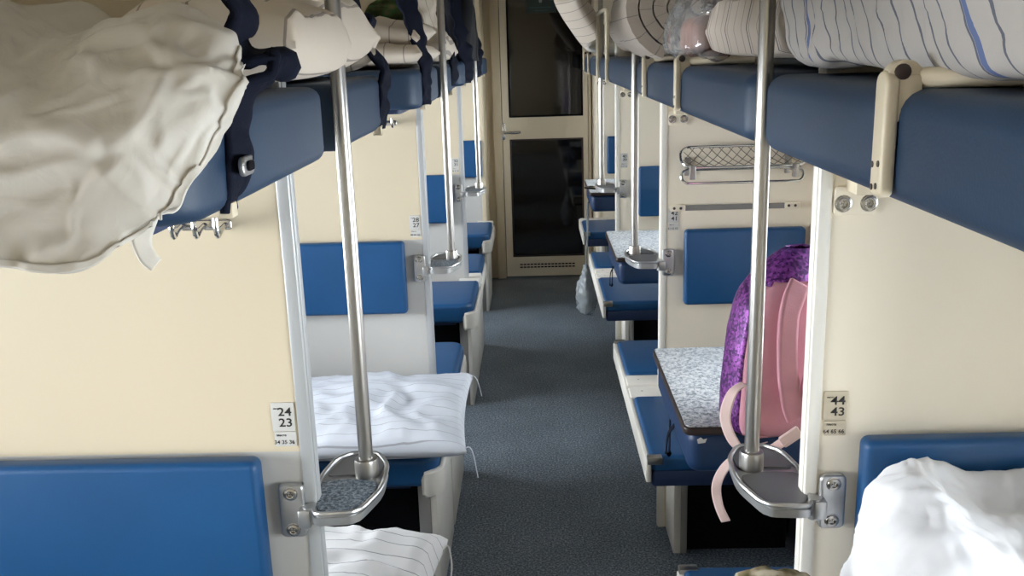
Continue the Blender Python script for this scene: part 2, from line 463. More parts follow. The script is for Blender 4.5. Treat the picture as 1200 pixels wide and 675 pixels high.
for side, xa, xb, z0, z1, hws in ((-1, WL - .06, WL - .02, WZ0, WZ1, [WHW] * 5), (1, WR + .02, WR + .06, RZ0, RZ1, RHWS)):
    for c, hw in zip(CEN, hws):
        n += 1; bm = B()
        for y0, y1 in ((c - hw, c - hw + .035), (c + hw - .035, c + hw)): box(bm, xa, xb, y0, y1, z0, z1, .004)
        for a, b in ((z0, z0 + .035), (z1 - .035, z1)): box(bm, xa, xb, c - hw + .03, c + hw - .03, a, b, .004)
        w = struct(f'window_{n}', bm, TRIMR)
        bm = box(B(), .5 * (xa + xb) - .002, .5 * (xa + xb) + .002, c - hw + .03, c + hw - .03, z0 + .03, z1 - .03)
        obj('pane', bm, GLASS, w, 0)
nt_ = 0
for k, p in enumerate(P):
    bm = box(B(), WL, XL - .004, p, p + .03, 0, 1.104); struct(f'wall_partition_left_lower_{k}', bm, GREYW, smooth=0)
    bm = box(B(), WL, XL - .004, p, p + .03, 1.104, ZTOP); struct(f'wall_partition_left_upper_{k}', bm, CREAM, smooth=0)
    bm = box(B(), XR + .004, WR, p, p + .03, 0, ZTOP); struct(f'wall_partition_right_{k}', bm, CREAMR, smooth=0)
    if k < 4:
        nt_ += 1; bm = box(B(), XL - .020, XL, p - .004, p + .034, 0, ZTOP, .003); box(bm, XL - .012, XL + .002, p + .004, p + .026, 0, ZTOP, .001)
        struct(f'trim_{nt_}', bm, TRIM)
        nt_ += 1; bm = box(B(), XR, XR + .020, p - .004, p + .034, 0, ZTOP, .003); box(bm, XR - .002, XR + .012, p + .004, p + .026, 0, ZTOP, .001)
        struct(f'trim_{nt_}', bm, TRIMR)
# passage by the end door
bm = box(B(), XL - .01, -.352, P[4] - .008, YEND, 0, ZTOP, .003); struct('wall_passage_left', bm, CREAM)
bm = box(B(), .442, .462, P[4] - .008, YEND, 0, ZTOP, .003); struct('wall_passage_right', bm, CREAMR)
# heater covers along the outer walls, black standing in for shade under the tables
bm = box(B(), WR - .07, WR, YBACK, P[4], 0, .42, .006); struct('trim_right_shaded_heater_cover', bm, BLACK)
bm = box(B(), WL, WL + .07, YBACK, P[4], 0, .42, .006); struct('trim_left_shaded_heater_cover', bm, BLACK)

bm = box(B(), WL - .1, WR + .1, YEND + .05, YEND + .10, -.05, ZTOP + .05); struct('wall_light_backing', bm, BLACK, smooth=0)  # unseen black backing, added to stop sky light leaking round the door
# end door
dr = bpy.data.objects.new('door_1', None); COL.objects.link(dr); dr['kind'] = 'structure'; dr.location = (0, YEND, 0)
bm = B(); box(bm, -.302, -.238, -.035, .05, 0, 2.36, .006); box(bm, .412, .432, -.035, .05, 0, 2.36, .006); box(bm, -.238, .412, -.035, .05, 2.30, 2.36, .006)
obj('door_frame', bm, CREAM, dr)
X0, X1 = -.233, .408
bm = B()
for a, b, c, d in ((X0, -.176, 0.012, 2.295), (.366, X1, .012, 2.295), (-.176, .366, .012, .172), (-.176, .366, 1.068, 1.242), (-.176, .366, 2.22, 2.295)):
    box(bm, a, b, -.012, .03, c, d)
obj('door_leaf', bm, mat('door_laminate', (.78, .70, .56), .42), dr, 0)
for z0, z1 in ((.172, 1.068), (1.242, 2.22)):
    bm = box(B(), -.176, .366, .002, .008, z0, z1); obj('glass_panel', bm, DGLASS, dr, 0, 'dark glass panel')
    bm = B()
    for a, b, c, d in ((-.182, -.170, z0 - .006, z1 + .006), (.360, .372, z0 - .006, z1 + .006), (-.182, .372, z0 - .006, z0 + .006), (-.182, .372, z1 - .006, z1 + .006)):
        box(bm, a, b, -.016, .0, c, d, .002)
    obj('glazing_bead', bm, BLACK if z0 > 1 else RIM, dr)
bm = B()
for r_ in range(2):
    for i in range(16):
        x = -.13 + i * .027; box(bm, x, x + .021, -.0145, -.011, .078 + r_ * .022, .088 + r_ * .022)
obj('vent_grille', bm, BLACK, dr, 0)
bm = B(); rslab(bm, -.252, -.212, -.065, .065, 0, .012, .018, .004, M=Matrix.Translation((0, -.012, 1.135)) @ Matrix.Rotation(PI / 2, 4, 'X'))
tube(bm, [(-.232, -.02, 1.128), (-.232, -.06, 1.128)], .010, 12); tube(bm, smooth_path([(-.236, -.06, 1.128), (-.20, -.064, 1.128), (-.14, -.062, 1.127), (-.100, -.052, 1.130)], 14), [.012] * 4 + [.0095] * 11, 12)
obj('door_handle', bm, CHROME, dr)
# notice on the upper glass: pictogram and two lines
bm = box(B(), -.035, .185, -.004, .002, 1.985, 2.19); s = obj('door_notice', bm, TEAL, dr, 0)
bm = B(); rslab(bm, .060, .082, .0, .06, 0, .002, .009, .0006, M=Matrix.Translation((0, -.0045, 2.055)) @ Matrix.Rotation(PI / 2, 4, 'X'))
lathe(bm, [(.009, 0), (.009, .002)], 14, Matrix.Translation((.071, -.0045, 2.137)) @ Matrix.Rotation(PI / 2, 4, 'X')); obj('pictogram', bm, WHITEINK, s)
bm = B(); box(bm, -.01, .15, -.006, -.004, 2.018, 2.026); box(bm, .03, .12, -.006, -.004, 1.998, 2.004); obj('rule_line', bm, mat('faint_line', (.03, .09, .09), .5), s, 0)

# ------------------------------------------------------------------ grab poles with fold-out steps
def chaikin(pts, it=2):
    for _ in range(it):
        out = []
        for a, b in zip(pts, pts[1:] + pts[:1]):
            out += [(a[0] * .84 + b[0] * .16, a[1] * .84 + b[1] * .16), (a[0] * .16 + b[0] * .84, a[1] * .16 + b[1] * .84)]
        pts = out
    return pts
def tray_outline():
    # outline of the cast step, in metres from the pole axis (left-hand version)
    return [(-.070, -.128), (-.060, -.150), (.010, -.143), (.036, -.055), (.032, .040), (.006, .094), (-.042, .096), (-.070, .070), (-.084, -.010)]
def make_pole(label, s):
    """s = 1: bracket on the left (-x) side, s = -1 mirrored"""
    t = thing('grab_pole', label, 'grab pole', group='grab poles with metal steps at the partition ends')
    bm = tube(B(), [(0, 0, 1.0), (0, 0, 1.62)], .0125, 20, caps=False); tube(bm, [(0, 0, 1.62), (0, 0, ZTOP)], .0125, 20)
    obj('pole', bm, STEEL, t)
    bm = lathe(B(), [(.021, .985), (.021, 1.036), (.0195, 1.042), (.0135, 1.043)], 22); obj('collar', bm, STEEL, t)
    o = [(x * s, y) for x, y in chaikin(tray_outline())]
    if s < 0: o = o[::-1]
    bm = polyslab(B(), o, .990, 1.010, .004); step = obj('step', bm, CAST, t)
    # raised rim round the step
    bm = tube(B(), [(x * .965, y * .965 + (-.0015), 1.012) for x, y in o], .0042, 8, closed=True); obj('rim', bm, CAST, step)
    fr = [(x * .90, y * .90) for x, y in chaikin([(-.072, -.130), (-.060, -.156), (.008, -.149), (.030, -.062), (.026, -.036), (-.030, -.022), (-.086, -.030)], 2)]
    fr = [(x * s * 1.0, y) for x, y in fr]
    if s < 0: fr = fr[::-1]
    bm = polyslab(B(), fr, 1.0095, 1.0135, .001); obj('inlay', bm, PAD if s > 0 else RECESS, step, label='speckled grey inlay' if s > 0 else 'smooth grey inlay')
    bk = [(x * .84, y * .84 + .004) for x, y in chaikin([(.028, -.020), (.030, .042), (.004, .098), (-.038, .100), (-.068, .072), (-.088, -.012), (-.030, -.008)], 2)]
    bk = [(x * s, y) for x, y in bk]
    if s < 0: bk = bk[::-1]
    bm = polyslab(B(), bk, 1.0095, 1.0125, .001); obj('back_recess', bm, RECESS, step)
    # bracket on the partition face with two screws, and the arm
    bx = -.103 * s; by = -.108
    bm = rslab(B(), -.021, .021, -.047, .047, 0, .014, .010, .004, M=Matrix.Translation((bx, by, 1.005)) @ Matrix.Rotation(PI / 2, 4, 'X'))
    br = obj('bracket', bm, CAST, t)
    for z in (1.037, .973):
        bm = B(); screw(bm, bx, by - .0135, z, .0105); obj('screw', bm, SCREW, br)
    bm = B(); x0, x1 = sorted((bx + .012 * s, -.070 * s)); box(bm, x0, x1, by - .030, by - .004, .982, 1.014, .004)
    tube(bm, [(-.074 * s, by - .016, .980), (-.074 * s, by - .016, 1.016)], .011, 14)
    obj('hinge_arm', bm, CAST, br)
    return t
def smooth_outline(pts, n):
    k = len(pts); out = []
    P2 = [Vector((x, y, 0)) for x, y in pts]
    for i in range(n):
        s = i / n * k; a = int(s)
        q = cr(P2[(a - 1) % k], P2[a % k], P2[(a + 1) % k], P2[(a + 2) % k], s - a)
        out.append((q.x, q.y))
    return out
DYP = .105
LX, RX = -.306, .363
pl = make_pole('steel grab pole with speckled step beside plate 24 23', 1); pl.location = (LX, P[1] + DYP, 0)
dup(pl, (LX + .004, P[2] + DYP, 0), 'steel grab pole with step beside plate 28 27')
dup(pl, (LX + .006, P[3] + DYP, 0), 'steel grab pole with step beside plate 32 31, before the end door')
pr = make_pole('steel grab pole with plain step in front of pink backpack', -1); pr.location = (RX, P[1] + DYP, 0)
dup(pr, (RX - .016, P[2] + DYP, 0), 'steel grab pole with step beside plate 42 41')
dup(pr, (RX - .006, P[3] + DYP, 0), 'steel grab pole with step beside plate 40 39')

# ------------------------------------------------------------------ number plates
def plate(x, k, a, b, low, label, m):
    t = thing('number_plate', label, 'number plate', (x, P[k], 1.152), 'berth number plates on the partition ends')
    W2 = .0185
    bm = rslab(B(), -W2, W2, -.0245, .0245, 0, .0025, .002, .0006, M=Matrix.Translation((0, 0, .0125)) @ Matrix.Rotation(PI / 2, 4, 'X')); u = obj('upper_plate', bm, m, t)
    bm = rslab(B(), -W2 + .002, W2, -.0125, .0125, 0, .0022, .002, .0006, M=Matrix.Translation((0, 0, -.0255)) @ Matrix.Rotation(PI / 2, 4, 'X')); l = obj('lower_plate', bm, m, t)
    text('number', a, .0198, INK, u, (.0150, -.0028, .0150), align='RIGHT', sx=1.16)
    text('number', b, .0198, INK, u, (.0155, -.0028, -.0035), align='RIGHT', sx=1.16)
    text('caption', 'место', .0038, INK, u, (-.0145, -.0028, .0262), bold=0.)
    text('caption', 'Места', .0052, INK, l, (-.0128, -.0025, -.0205), bold=0.)
    text('number', low,   .0094, INK, l, (.0158, -.0025, -.0338), align='RIGHT', sx=1.0, bold=.004)
    return t
plate(-.4135, 1, '24', '23', '34 35 36', 'silver number plate reading 24 23 above 34 35 36', PLATEM)
plate(-.4135, 2, '28', '27', '40 41 42', 'silver number plate reading 28 27', PLATEM)
plate(-.4135, 3, '32', '31', '46 47 48', 'small silver number plate reading 32 31', PLATEM)
plate(.4665, 1, '44', '43', '64 65 66', 'golden beige number plate reading 44 43 above 64 65 66', PLATEG)
plate(.4665, 2, '42', '41', '61 62 63', 'pale number plate reading 42 41', PLATEM)
plate(.4665, 3, '40', '39', '58 59 60', 'small pale number plate reading 40 39', PLATEM)
plate(-.392, 4, '36', '35', '52 53 54', 'tiny number plate beside the end door handle', PLATEM)

# ------------------------------------------------------------------ backrests
def backrest(x0, x1, k, z0, z1, label, m=BLUE):
    t = thing('back_cushion', label, 'backrest', (x0, P[k], z0), 'blue vinyl backrests on the partitions')
    w, h = x1 - x0, z1 - z0
    MM = Matrix.Rotation(PI / 2, 4, 'X')
    bm = rslab(B(), 0, w, 0, h, .010, .048, .014, .012, 4, M=MM); obj('pad', bm, m, t)
    bm = rslab(B(), .01, w - .01, .01, h - .01, 0, .0105, .006, .001, 1, M=MM); obj('backing_board', bm, DARKBLUE, t)
    return t
LB = ['blue vinyl backrest under plate 24 23, largest of all', 'blue vinyl backrest beside plate 28 27 behind the first pole',
      'blue vinyl backrest beside plate 32 31', 'blue vinyl backrest on the end partition beside the door']
for k in (1, 2, 3): backrest(-1.60, -.450, k, .852, 1.106, LB[k - 1])
backrest(-1.60, -.372, 4, .860, 1.120, LB[3])
RB = ['blue vinyl backrest beside plate 44 43 above white bedding', 'blue vinyl backrest beside plate 42 41 below the net rack',
      'blue vinyl backrest beside plate 40 39', 'blue vinyl backrest at the end behind the phone table']
for k, xo in ((1, .502), (2, .500), (3, .540), (4, .512)): backrest(xo, .905, k, .860, 1.122, RB[k - 1])

# ------------------------------------------------------------------ left benches (lower berths)
ZS = .55
def bench(y0, y1, free, label):
    """free = -1: free long edge at y0, +1: free long edge at y1"""
    t = thing('lower_berth', label, 'lower berth', (0, 0, 0), 'blue lower berths with white ends')
    xa = -.302
    r = .060
    rads = [.006, .006, .006, r] if free < 0 else [r, .006, .006, .006]
    yy0, yy1 = (y0, y1 - .075) if free < 0 else (y0 + .075, y1)
    bm = rslab(B(), WL + .08, xa - .010, yy0, yy1, .455, ZS, rads, .020, 4, 8); obj('cushion', bm, BLUE, t)
    # white end cap round the aisle end and corner
    pts = []
    if free < 0:
        c = (xa - r, y0 + r)
        pts = [(xa, y1)] + [(c[0] + r * math.cos(a), c[1] + r * math.sin(a)) for a in [-PI / 2 * i / 8 for i in range(9)]] + [(c[0] + .004, y0)]
    else:
        c = (xa - r, y1 - r)
        pts = [(xa, y0)] + [(c[0] + r * math.cos(a), c[1] + r * math.sin(a)) for a in [PI / 2 * i / 8 for i in range(9)]] + [(c[0] + .004, y1)]
    rows = []
    for z, o_ in ((.425, -.014), (.432, -.002), (.470, .0), (.498, -.002), (.503, -.010)):
        row = []
        for x, y in pts:
            d = Vector((x - c[0], y - c[1] if (y - c[1]) * free > 0 else 0, 0)); d = d.normalized() if d.length > 1e-4 else Vector((1, 0, 0))
            row.append(Vector((x, y, z)) + d * o_)
        rows.append(row)
    o = grid_mesh('end_cap', rows, WHITEP, t, None, .008, smooth=40)
    # ledge beside the partition
    yl0, yl1 = (y1 - .078, y1 - .003) if free < 0 else (y0 + .003, y0 + .078)
    bm = box(B(), -.42, xa - .004, yl0, yl1, .43, ZS - .006, .006); obj('end_ledge', bm, WHITEP, t)
    # support panel and the dark box front under the seat
    ya, yb = (y0 + .09, y1) if free < 0 else (y0, y1 - .09)
    bm = box(B(), -.350, -.330, ya, yb, 0, .452, .004); obj('end_panel', bm, WHITEP, t)
    bm = box(B(), -.388, -.350, ya, ya + .025, 0, .452, .004) if free < 0 else box(B(), -.388, -.350, yb - .025, yb, 0, .452, .004)
    obj('corner_post', bm, GREYP, t)
    yc0, yc1 = (ya + .06, ya + .08) if free < 0 else (yb - .08, yb - .06)
    bm = box(B(), WL + .08, -.390, yc0, yc1, 0.0, .450, .004)
    obj('box_front', bm, BLACK, t)
    bm = box(B(), WL + .08, -.40, y0 + .03, y1 - .02, .440, .457, .003); obj('underside_board', bm, DARKBLUE, t)
    return t
bench(P[1] + .035, P[1] + .60, 1, 'blue lower berth carrying the nearest striped pillow, behind plate 24 23')
bench(P[2] - .575, P[2] - .002, -1, 'blue lower berth carrying the large striped pillow, below plate 28 27')
bench(P[2] + .035, P[2] + .60, 1, 'blue lower berth just behind the large striped pillow, facing away')
bench(P[3] - .575, P[3] - .002, -1, 'bare blue lower berth with white corner cap below plate 32 31')
bench(P[3] + .035, P[3] + .60, 1, 'blue lower berth behind plate 32 31, facing the end partition')
bench(P[4] - .575, P[4] - .010, -1, 'blue lower berth against the end partition next to the door')

# ------------------------------------------------------------------ right side seats
def side_seat(y0, y1, part, label):
    """part = +1: partition at y1, -1: partition at y0, the free end opposite"""
    t = thing('side_bench', label, 'side seat', (0, 0, 0), 'blue fold-down side seats')
    x0 = .308
    ya, yb = (y0, y1 - .110) if part > 0 else (y0 + .110, y1)
    bm = rslab(B(), x0 + .014, WR - .075, ya + .004, yb, .500, ZS, [.01, .02, .02, .01], .014, 4, 6); obj('cushion', bm, BLUE, t)
    bm = rslab(B(), x0 + .018, WR - .08, ya + .002, yb - .006, .455, .506, .015, .006, 2, 4); obj('underframe', bm, DARKBLUE, t)
    bm = box(B(), x0, x0 + .016, y0, y1 - .002, .470, ZS - .010, .004); obj('edge_rail', bm, WHITEP, t)
    yl0, yl1 = (y1 - .105, y1 - .007) if part > 0 else (y0 + .005, y0 + .105)
    bm = box(B(), x0 + .008, WR - .42, yl0, yl1, .49, ZS - .004, .006)
    l = obj('end_ledge', bm, WHITEP, t)
    for x in (.36, .44):
        bm = lathe(B(), [(.004, 0), (.004, .001)], 10, Matrix.Translation((x, .5 * (yl0 + yl1), ZS - .0045))); obj('screw', bm, GREYP, l)
    fy = y0 if part > 0 else y1
    bm = box(B(), x0 + .004, x0 + .048, fy - .004, fy + .022, ZS - .022, ZS + .002, .003) if part > 0 else box(B(), x0 + .004, x0 + .048, fy - .022, fy + .004, ZS - .022, ZS + .002, .003)
    c = obj('latch', bm, STEEL, t)
    # white support panel under the partition end
    pa, pb = (y1 - .22, y1) if part > 0 else (y0, y0 + .22)
    bm = box(B(), .452, .478, pa, pb, 0, .456, .004); obj('support_panel', bm, WHITEP, t)
    bm = box(B(), .478, .50, pa if part > 0 else pb - .03, pa + .03 if part > 0 else pb, 0, .456, .003); obj('panel_edge', bm, GREYP, t)
    bm = box(B(), .50, WR - .08, pa + .03 if part > 0 else pb - .05, pa + .05 if part > 0 else pb - .03, 0, .45); obj('box_front', bm, BLACK, t)
    return t
def seat_pair(k, la, lb):
    side_seat(P[k] + .035, P[k] + .56, -1, la)
    if lb: side_seat(P[k + 1] - .595, P[k + 1] + .027, 1, lb)
seat_pair(1, 'blue side seat nearest the camera at the bottom, under the pink backpack', 'blue side seat with steel latch partly hidden by the backpack table')
seat_pair(2, 'blue side seat between plate 42 41 partition and the middle table', 'blue side seat with grey bag hanging beside it, before plate 40 39')
seat_pair(3, 'small blue side seat just behind plate 40 39', None)
side_seat(P[4] - .595, P[4] - .010, 1, 'blue side seat at the end beside the door, under the phone table')
seat0 = side_seat(P[1] - .595, P[1] - .008, 1, 'blue side seat under the white bedding heap')

# ------------------------------------------------------------------ side tables
def table(yc, label):
    t = thing('side_table', label, 'side table', (0, yc, 0), 'fold-over side tables')
    hy, zt = .283, .90
    bm = rslab(B(), .324, WR - .012, -hy, hy, zt - .004, zt, [.006, .016, .016, .006], .002, 2, 5); top = obj('tabletop', bm, LAMI, t)
    bm = rslab(B(), .319, WR - .010, -hy - .005, hy + .005, zt - .022, zt - .003, [.006, .020, .020, .006], .005, 3, 5); obj('rim', bm, RIM, t, label='dark brown rim')
    bm = rslab(B(), .332, WR - .012, -hy + .006, hy - .006, zt - .120, zt - .021, [.01, .03, .03, .01], .022, 4, 6); obj('padded_underside', bm, mat('blue_table_pad', (.007, .036, .115), .45), t)
    o = ribbon('pull_strap', [(.332, -.06, zt - .09), (.318, -.05, zt - .12), (.316, -.04, zt - .17), (.326, -.02, zt - .175), (.33, .0, zt - .10)], .018, NAVY, t, 24, .002)
    bm = box(B(), WR - .06, WR - .03, -.16, .16, .42, zt - .1, .004); obj('wall_bracket', bm, GREYP, t)
    return t
t1 = table(2.238, 'speckled side table holding the pink backpack')
bm = polyslab(B(), [(0, -.006), (.016, -.004), (.020, .006), (.012, .004), (.006, .009), (-.002, .004)], 0, .0008, 0, Matrix.Translation((.352, -.2785, .862)) @ Matrix.Rotation(PI / 2, 4, 'X')); obj('torn_sticker', bm, SHEETW, t1, 0, label='torn white paper scrap')
dup(t1, (0, 3.995, 0), 'speckled side table in the middle, behind the plate 42 41 pole')
for o in [c for c in bpy.data.objects if c.parent and c.parent.get('label', '').startswith('speckled side table in the middle') and c.name.startswith('torn')]: bpy.data.objects.remove(o)
dup(t1, (0, 5.775, 0), 'small far side table with a black phone on it')
for o in [c for c in bpy.data.objects if c.parent and c.parent.get('label', '').startswith('small far side') and c.name.startswith('torn')]: bpy.data.objects.remove(o)
ph = thing('phone', 'black phone lying on the far side table', 'phone', (.375, 5.63, .9005), rz=.9)
bm = rslab(B(), -.036, .036, -.075, .075, 0, .009, .009, .003); obj('body', bm, BLACK, ph)
bm = rslab(B(), -.033, .033, -.072, .072, .0088, .0098, .007, .0004, 1); obj('screen', bm, DGLASS, ph)

# ------------------------------------------------------------------ upper berths
ZB0, ZB1 = 1.572, 1.682
def left_berth(y0, y1, near, label):
    t = thing('upper_berth', label, 'upper berth', (0, 0, 0), 'blue upper berths across the compartments')
    r = .055
    rads = [.006, .006, .01, r] if near else [r, .01, .006, .006]
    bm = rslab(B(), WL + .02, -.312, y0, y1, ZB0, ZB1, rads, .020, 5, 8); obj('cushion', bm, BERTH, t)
    bm = rslab(B(), WL + .06, -.37, y0 + .03, y1 - .03, ZB0 - .012, ZB0 + .004, .02, .003, 2); obj('underside_board', bm, DARKBLUE, t)
    yf = y0 if near else y1
    s = 1 if near else -1
    bm = box(B(), -.324, -.309, yf + s * .094, yf + s * .112, ZB0 - .006, ZB0 + .010, .002); obj('strap_anchor', bm, IVORYP, t)
    yw = y1 if near else y0
    for x in (-.95, -1.45):
        bm = box(B(), x - .03, x + .03, min(yw, yw - s * .06), max(yw, yw - s * .06), ZB0 - .07, ZB0 - .010, .004); obj('hinge_bracket', bm, IVORYP, t)
    return t
left_berth(.845, P[1] - .002, True, 'blue upper berth under the big white sheet')
left_berth(P[1] + .122, 2.02, False, 'blue upper berth holding the upright mattress, behind the first pole')
left_berth(2.63, P[2] - .002, True, 'blue upper berth with the folded striped mattress')
left_berth(P[2] + .122, 3.77, False, 'blue upper berth with a slumped mattress, behind the second strap')
left_berth(4.36, P[3] - .002, True, 'small blue upper berth in front of the dark jackets')
left_berth(P[3] + .122, 5.52, False, 'small blue upper berth behind the plate 32 31 partition')
left_berth(6.10, P[4] - .002, True, 'farthest small blue upper berth next to the end door')

def right_berth(y0, y1, k, arms, label, extra=True):
    t = thing('side_upper_berth', label, 'upper berth', (0, 0, 0), 'blue upper berths along the aisle')
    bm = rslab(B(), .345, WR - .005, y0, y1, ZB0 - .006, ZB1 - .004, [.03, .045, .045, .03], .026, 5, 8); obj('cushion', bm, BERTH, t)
    bm = rslab(B(), .40, WR - .02, y0 + .03, y1 - .03, ZB0 - .018, ZB0 - .002, .02, .003, 2); obj('underside_board', bm, DARKBLUE, t)
    for ya, xo in arms:
        # flat ivory arm hanging on the edge, knuckle on top and the folded rail behind it
        bm = rslab(B(), -.0145, .0145, -.060, .060, 0, .014, [.009, .009, .013, .013], .004, M=Matrix.Translation((.344, ya, ZB0 + .063)) @ Matrix.Rotation(-PI / 2, 4, 'Y') @ Matrix.Rotation(PI / 2, 4, 'Z'))
        a = obj('rail_arm', bm, IVORYP, t)
        MK = Matrix.Translation((.352, ya - .012, ZB1 + .014)) @ Matrix.Rotation(-PI / 2 + .25, 4, 'X')
        bm = lathe(B(), [(.012, -.010), (.017, -.008), (.017, .008), (.012, .010)], 20, Matrix.Translation((.350, ya, ZB1 + .006)) @ Matrix.Rotation(PI / 2, 4, 'X'))
        box(bm, .333, .366, ya - .012, ya + .012, ZB1 - .035, ZB1 + .010, .004)
        obj('knuckle', bm, IVORYP, a)
        bm = B(); lathe(bm, [(.0075, 0), (.0075, .003), (.005, .004)], 14, Matrix.Translation((.346, ya - .0095, ZB1 + .012)) @ Matrix.Rotation(PI / 2, 4, 'X')); obj('pivot_screw', bm, RIM, a)
        bm = B()
        for dy, dz in ((-.007, .036), (.008, .034), (-.004, .014), (.007, .012)):
            bm2 = lathe(bm, [(.0032, 0), (.0032, .0012)], 12, Matrix.Translation((.3304, ya + dy, ZB0 + dz)) @ Matrix.Rotation(-PI / 2, 4, 'Y'))
        obj('slot_mark', bm, RIM, a)
    if arms and extra:
        ys = [a for a, _ in arms]
        for y in ys:
            tt = tube(B(), [(.362, y, ZB1 + .006), (.405, y - .025, ZB1 + .006), (.50, y - .08, ZB1 + .006)], .0095, 14); obj('folded_rail', tt, IVORYP, t)
    # mounting plate with two screws on the partition
    bm = rslab(B(), -.031, .031, -.022, .022, 0, .007, .006, .002, M=Matrix.Translation((.477, P[k] , 1.492)) @ Matrix.Rotation(PI / 2, 4, 'X')); mp = obj('mounting_plate', bm, CREAMR, t)
    for x in (-.018, .020):
        bm = B(); screw(bm, .477 + x, P[k] - .006, 1.488, .0115); obj('screw', bm, SCREW, mp)
    bm = box(B(), .462, .492, P[k] - .05, P[k] - .002, 1.506, 1.562, .004); obj('support_bracket', bm, IVORYP, t)
    return t
right_berth(-.32, 1.452, 1, [(.915, 0)], 'large blue upper berth along the aisle with one ivory arm')
right_berth(1.535, 3.215, 2, [(2.24, 0), (2.90, 0)], 'blue upper berth along the aisle with two ivory arms')
right_berth(3.285, 4.965, 3, [], 'blue upper berth with a raised ivory guard rail')
right_berth(5.035, 6.63, 4, [(5.75, 0), (6.25, 0)], 'farthest blue upper berth along the aisle, before the end door')
gr = thing('guard_rail', 'raised ivory guard rail standing on the far upper berth', 'guard rail', (.340, 4.66, 1.575))
bm = tube(B(), smooth_path([(0, -.30, 0), (0, -.30, .15), (0, -.295, .29), (0, -.26, .315), (0, 0, .318), (0, .26, .315), (0, .295, .29), (0, .30, .15), (0, .30, 0)], 48), .011, 10); obj('rail', bm, IVORYP, gr)
bm = B()
for s in (-.30, .30): box(bm, -.010, .006, s - .016, s + .016, -.005, .10, .004)
obj('clamp', bm, IVORYP, gr)

# luggage shelves above the berths, high up under the ceiling
for k in range(0, 4):
    for s, lab in ((0, 'far'), (1, 'near')):
        y0, y1 = (P[k] + .035, P[k] + .50) if s == 0 else (P[k + 1] - .50, P[k + 1] - .004)
        t = thing('luggage_shelf', f'high luggage shelf under the ceiling, {lab} side of compartment {["beside the camera", "of the pillows", "of the folded mattress", "of the dark jackets"][k]}', 'luggage shelf', group='luggage shelves under the ceiling')
        bm = box(B(), WL, -.40, y0, y1, 2.10, 2.125, .004); obj('board', bm, WALLO, t)
        bm = box(B(), WL, -.40, y0 - .004 if s else y1 - .02, y0 + .02 if s else y1 + .004, 2.12, 2.16, .004); obj('edge_rail', bm, TRIM, t)
    t = thing('luggage_shelf', f'high luggage shelf under the ceiling along the aisle {["beside the camera", "over the backpack", "over the coiled mattress", "next to the end door"][k]}', 'luggage shelf', group='luggage shelves under the ceiling')
    bm = box(B(), .42, WR, P[k] + .05, P[k + 1] - .01, 2.10, 2.125, .004); obj('board', bm, WALLO, t)
    bm = box(B(), .415, .435, P[k] + .05, P[k + 1] - .01, 2.12, 2.16, .004); obj('edge_rail', bm, TRIM, t)

# ------------------------------------------------------------------ safety straps
def strap(path, w, label, seed, buckle=None, wd=(0, 1, 0)):
    t = thing('safety_strap', label, 'safety strap', path[0], 'navy safety straps on the upper berths')
    o = Vector(path[0]); pp = [Vector(p) - o for p in path]
    ribbon('webbing', pp, w, NAVY, t, 80, .010, wd, .5, seed, gather=1.)
    if buckle:
        b_ = Vector(buckle) - o
        bm = rslab(B(), -.010, .010, -.020, .020, 0, .006, .009, .002, M=Matrix.Translation(b_) @ Matrix.Rotation(PI / 2, 4, 'Y')); k = obj('buckle', bm, CAST, t)
        bm = rslab(B(), -.005, .005, -.010, .010, .005, .009, .004, .001, M=Matrix.Translation(b_) @ Matrix.Rotation(PI / 2, 4, 'Y')); obj('button', bm, BLACK, k)
    return t
strap([(-.318, .955, 1.572), (-.306, .955, 1.61), (-.304, .965, 1.655), (-.298, .975, 1.69), (-.270, .99, 1.708), (-.262, 1.0, 1.722), (-.292, .99, 1.728), (-.300, .975, 1.745), (-.286, .97, 1.768), (-.305, .965, 1.80), (-.345, .955, 1.90), (-.42, .93, 2.10)], (.034, .045),
      'gathered navy strap bulging beside the big white sheet', 1.3, (-.298, .955, 1.618), (.25, 1, .0))
strap([(-.316, 1.945, 1.575), (-.308, 1.945, 1.62), (-.305, 1.95, 1.66), (-.300, 1.945, 1.70), (-.325, 1.93, 1.73), (-.335, 1.925, 1.76), (-.318, 1.94, 1.795), (-.35, 1.94, 1.82), (-.40, 1.96, 2.10)], (.030, .040),
      'navy strap just right of the first grab pole', 4.2, None, (.3, 1, 0))
strap([(-.306, 2.715, 1.582), (-.304, 2.715, 1.64), (-.302, 2.72, 1.70), (-.318, 2.72, 1.76), (-.335, 2.72, 1.83), (-.36, 2.72, 1.92), (-.41, 2.71, 2.10)], (.040, .075),
      'navy strap at the corner of the folded striped mattress', 7.7, None, (.6, 1, 0))
strap([(-.308, 3.69, 1.60), (-.300, 3.69, 1.68), (-.32, 3.70, 1.76), (-.345, 3.72, 1.86), (-.40, 3.72, 2.10)], (.035, .06), 'navy strap between the second and third grab poles', 2.9, None, (.6, 1, 0))
strap([(-.306, 4.47, 1.585), (-.300, 4.47, 1.66), (-.315, 4.46, 1.76), (-.33, 4.46, 1.88), (-.37, 4.45, 2.10)], (.06, .11), 'broad dark strap in front of the hanging jackets', 9.1, None, (.8, 1, 0))
strap([(-.306, 5.42, 1.585), (-.300, 5.42, 1.68), (-.315, 5.42, 1.80), (-.37, 5.42, 2.10)], (.05, .07), 'thin dark strap nearest the end door', 5.5, None, (.8, 1, 0))

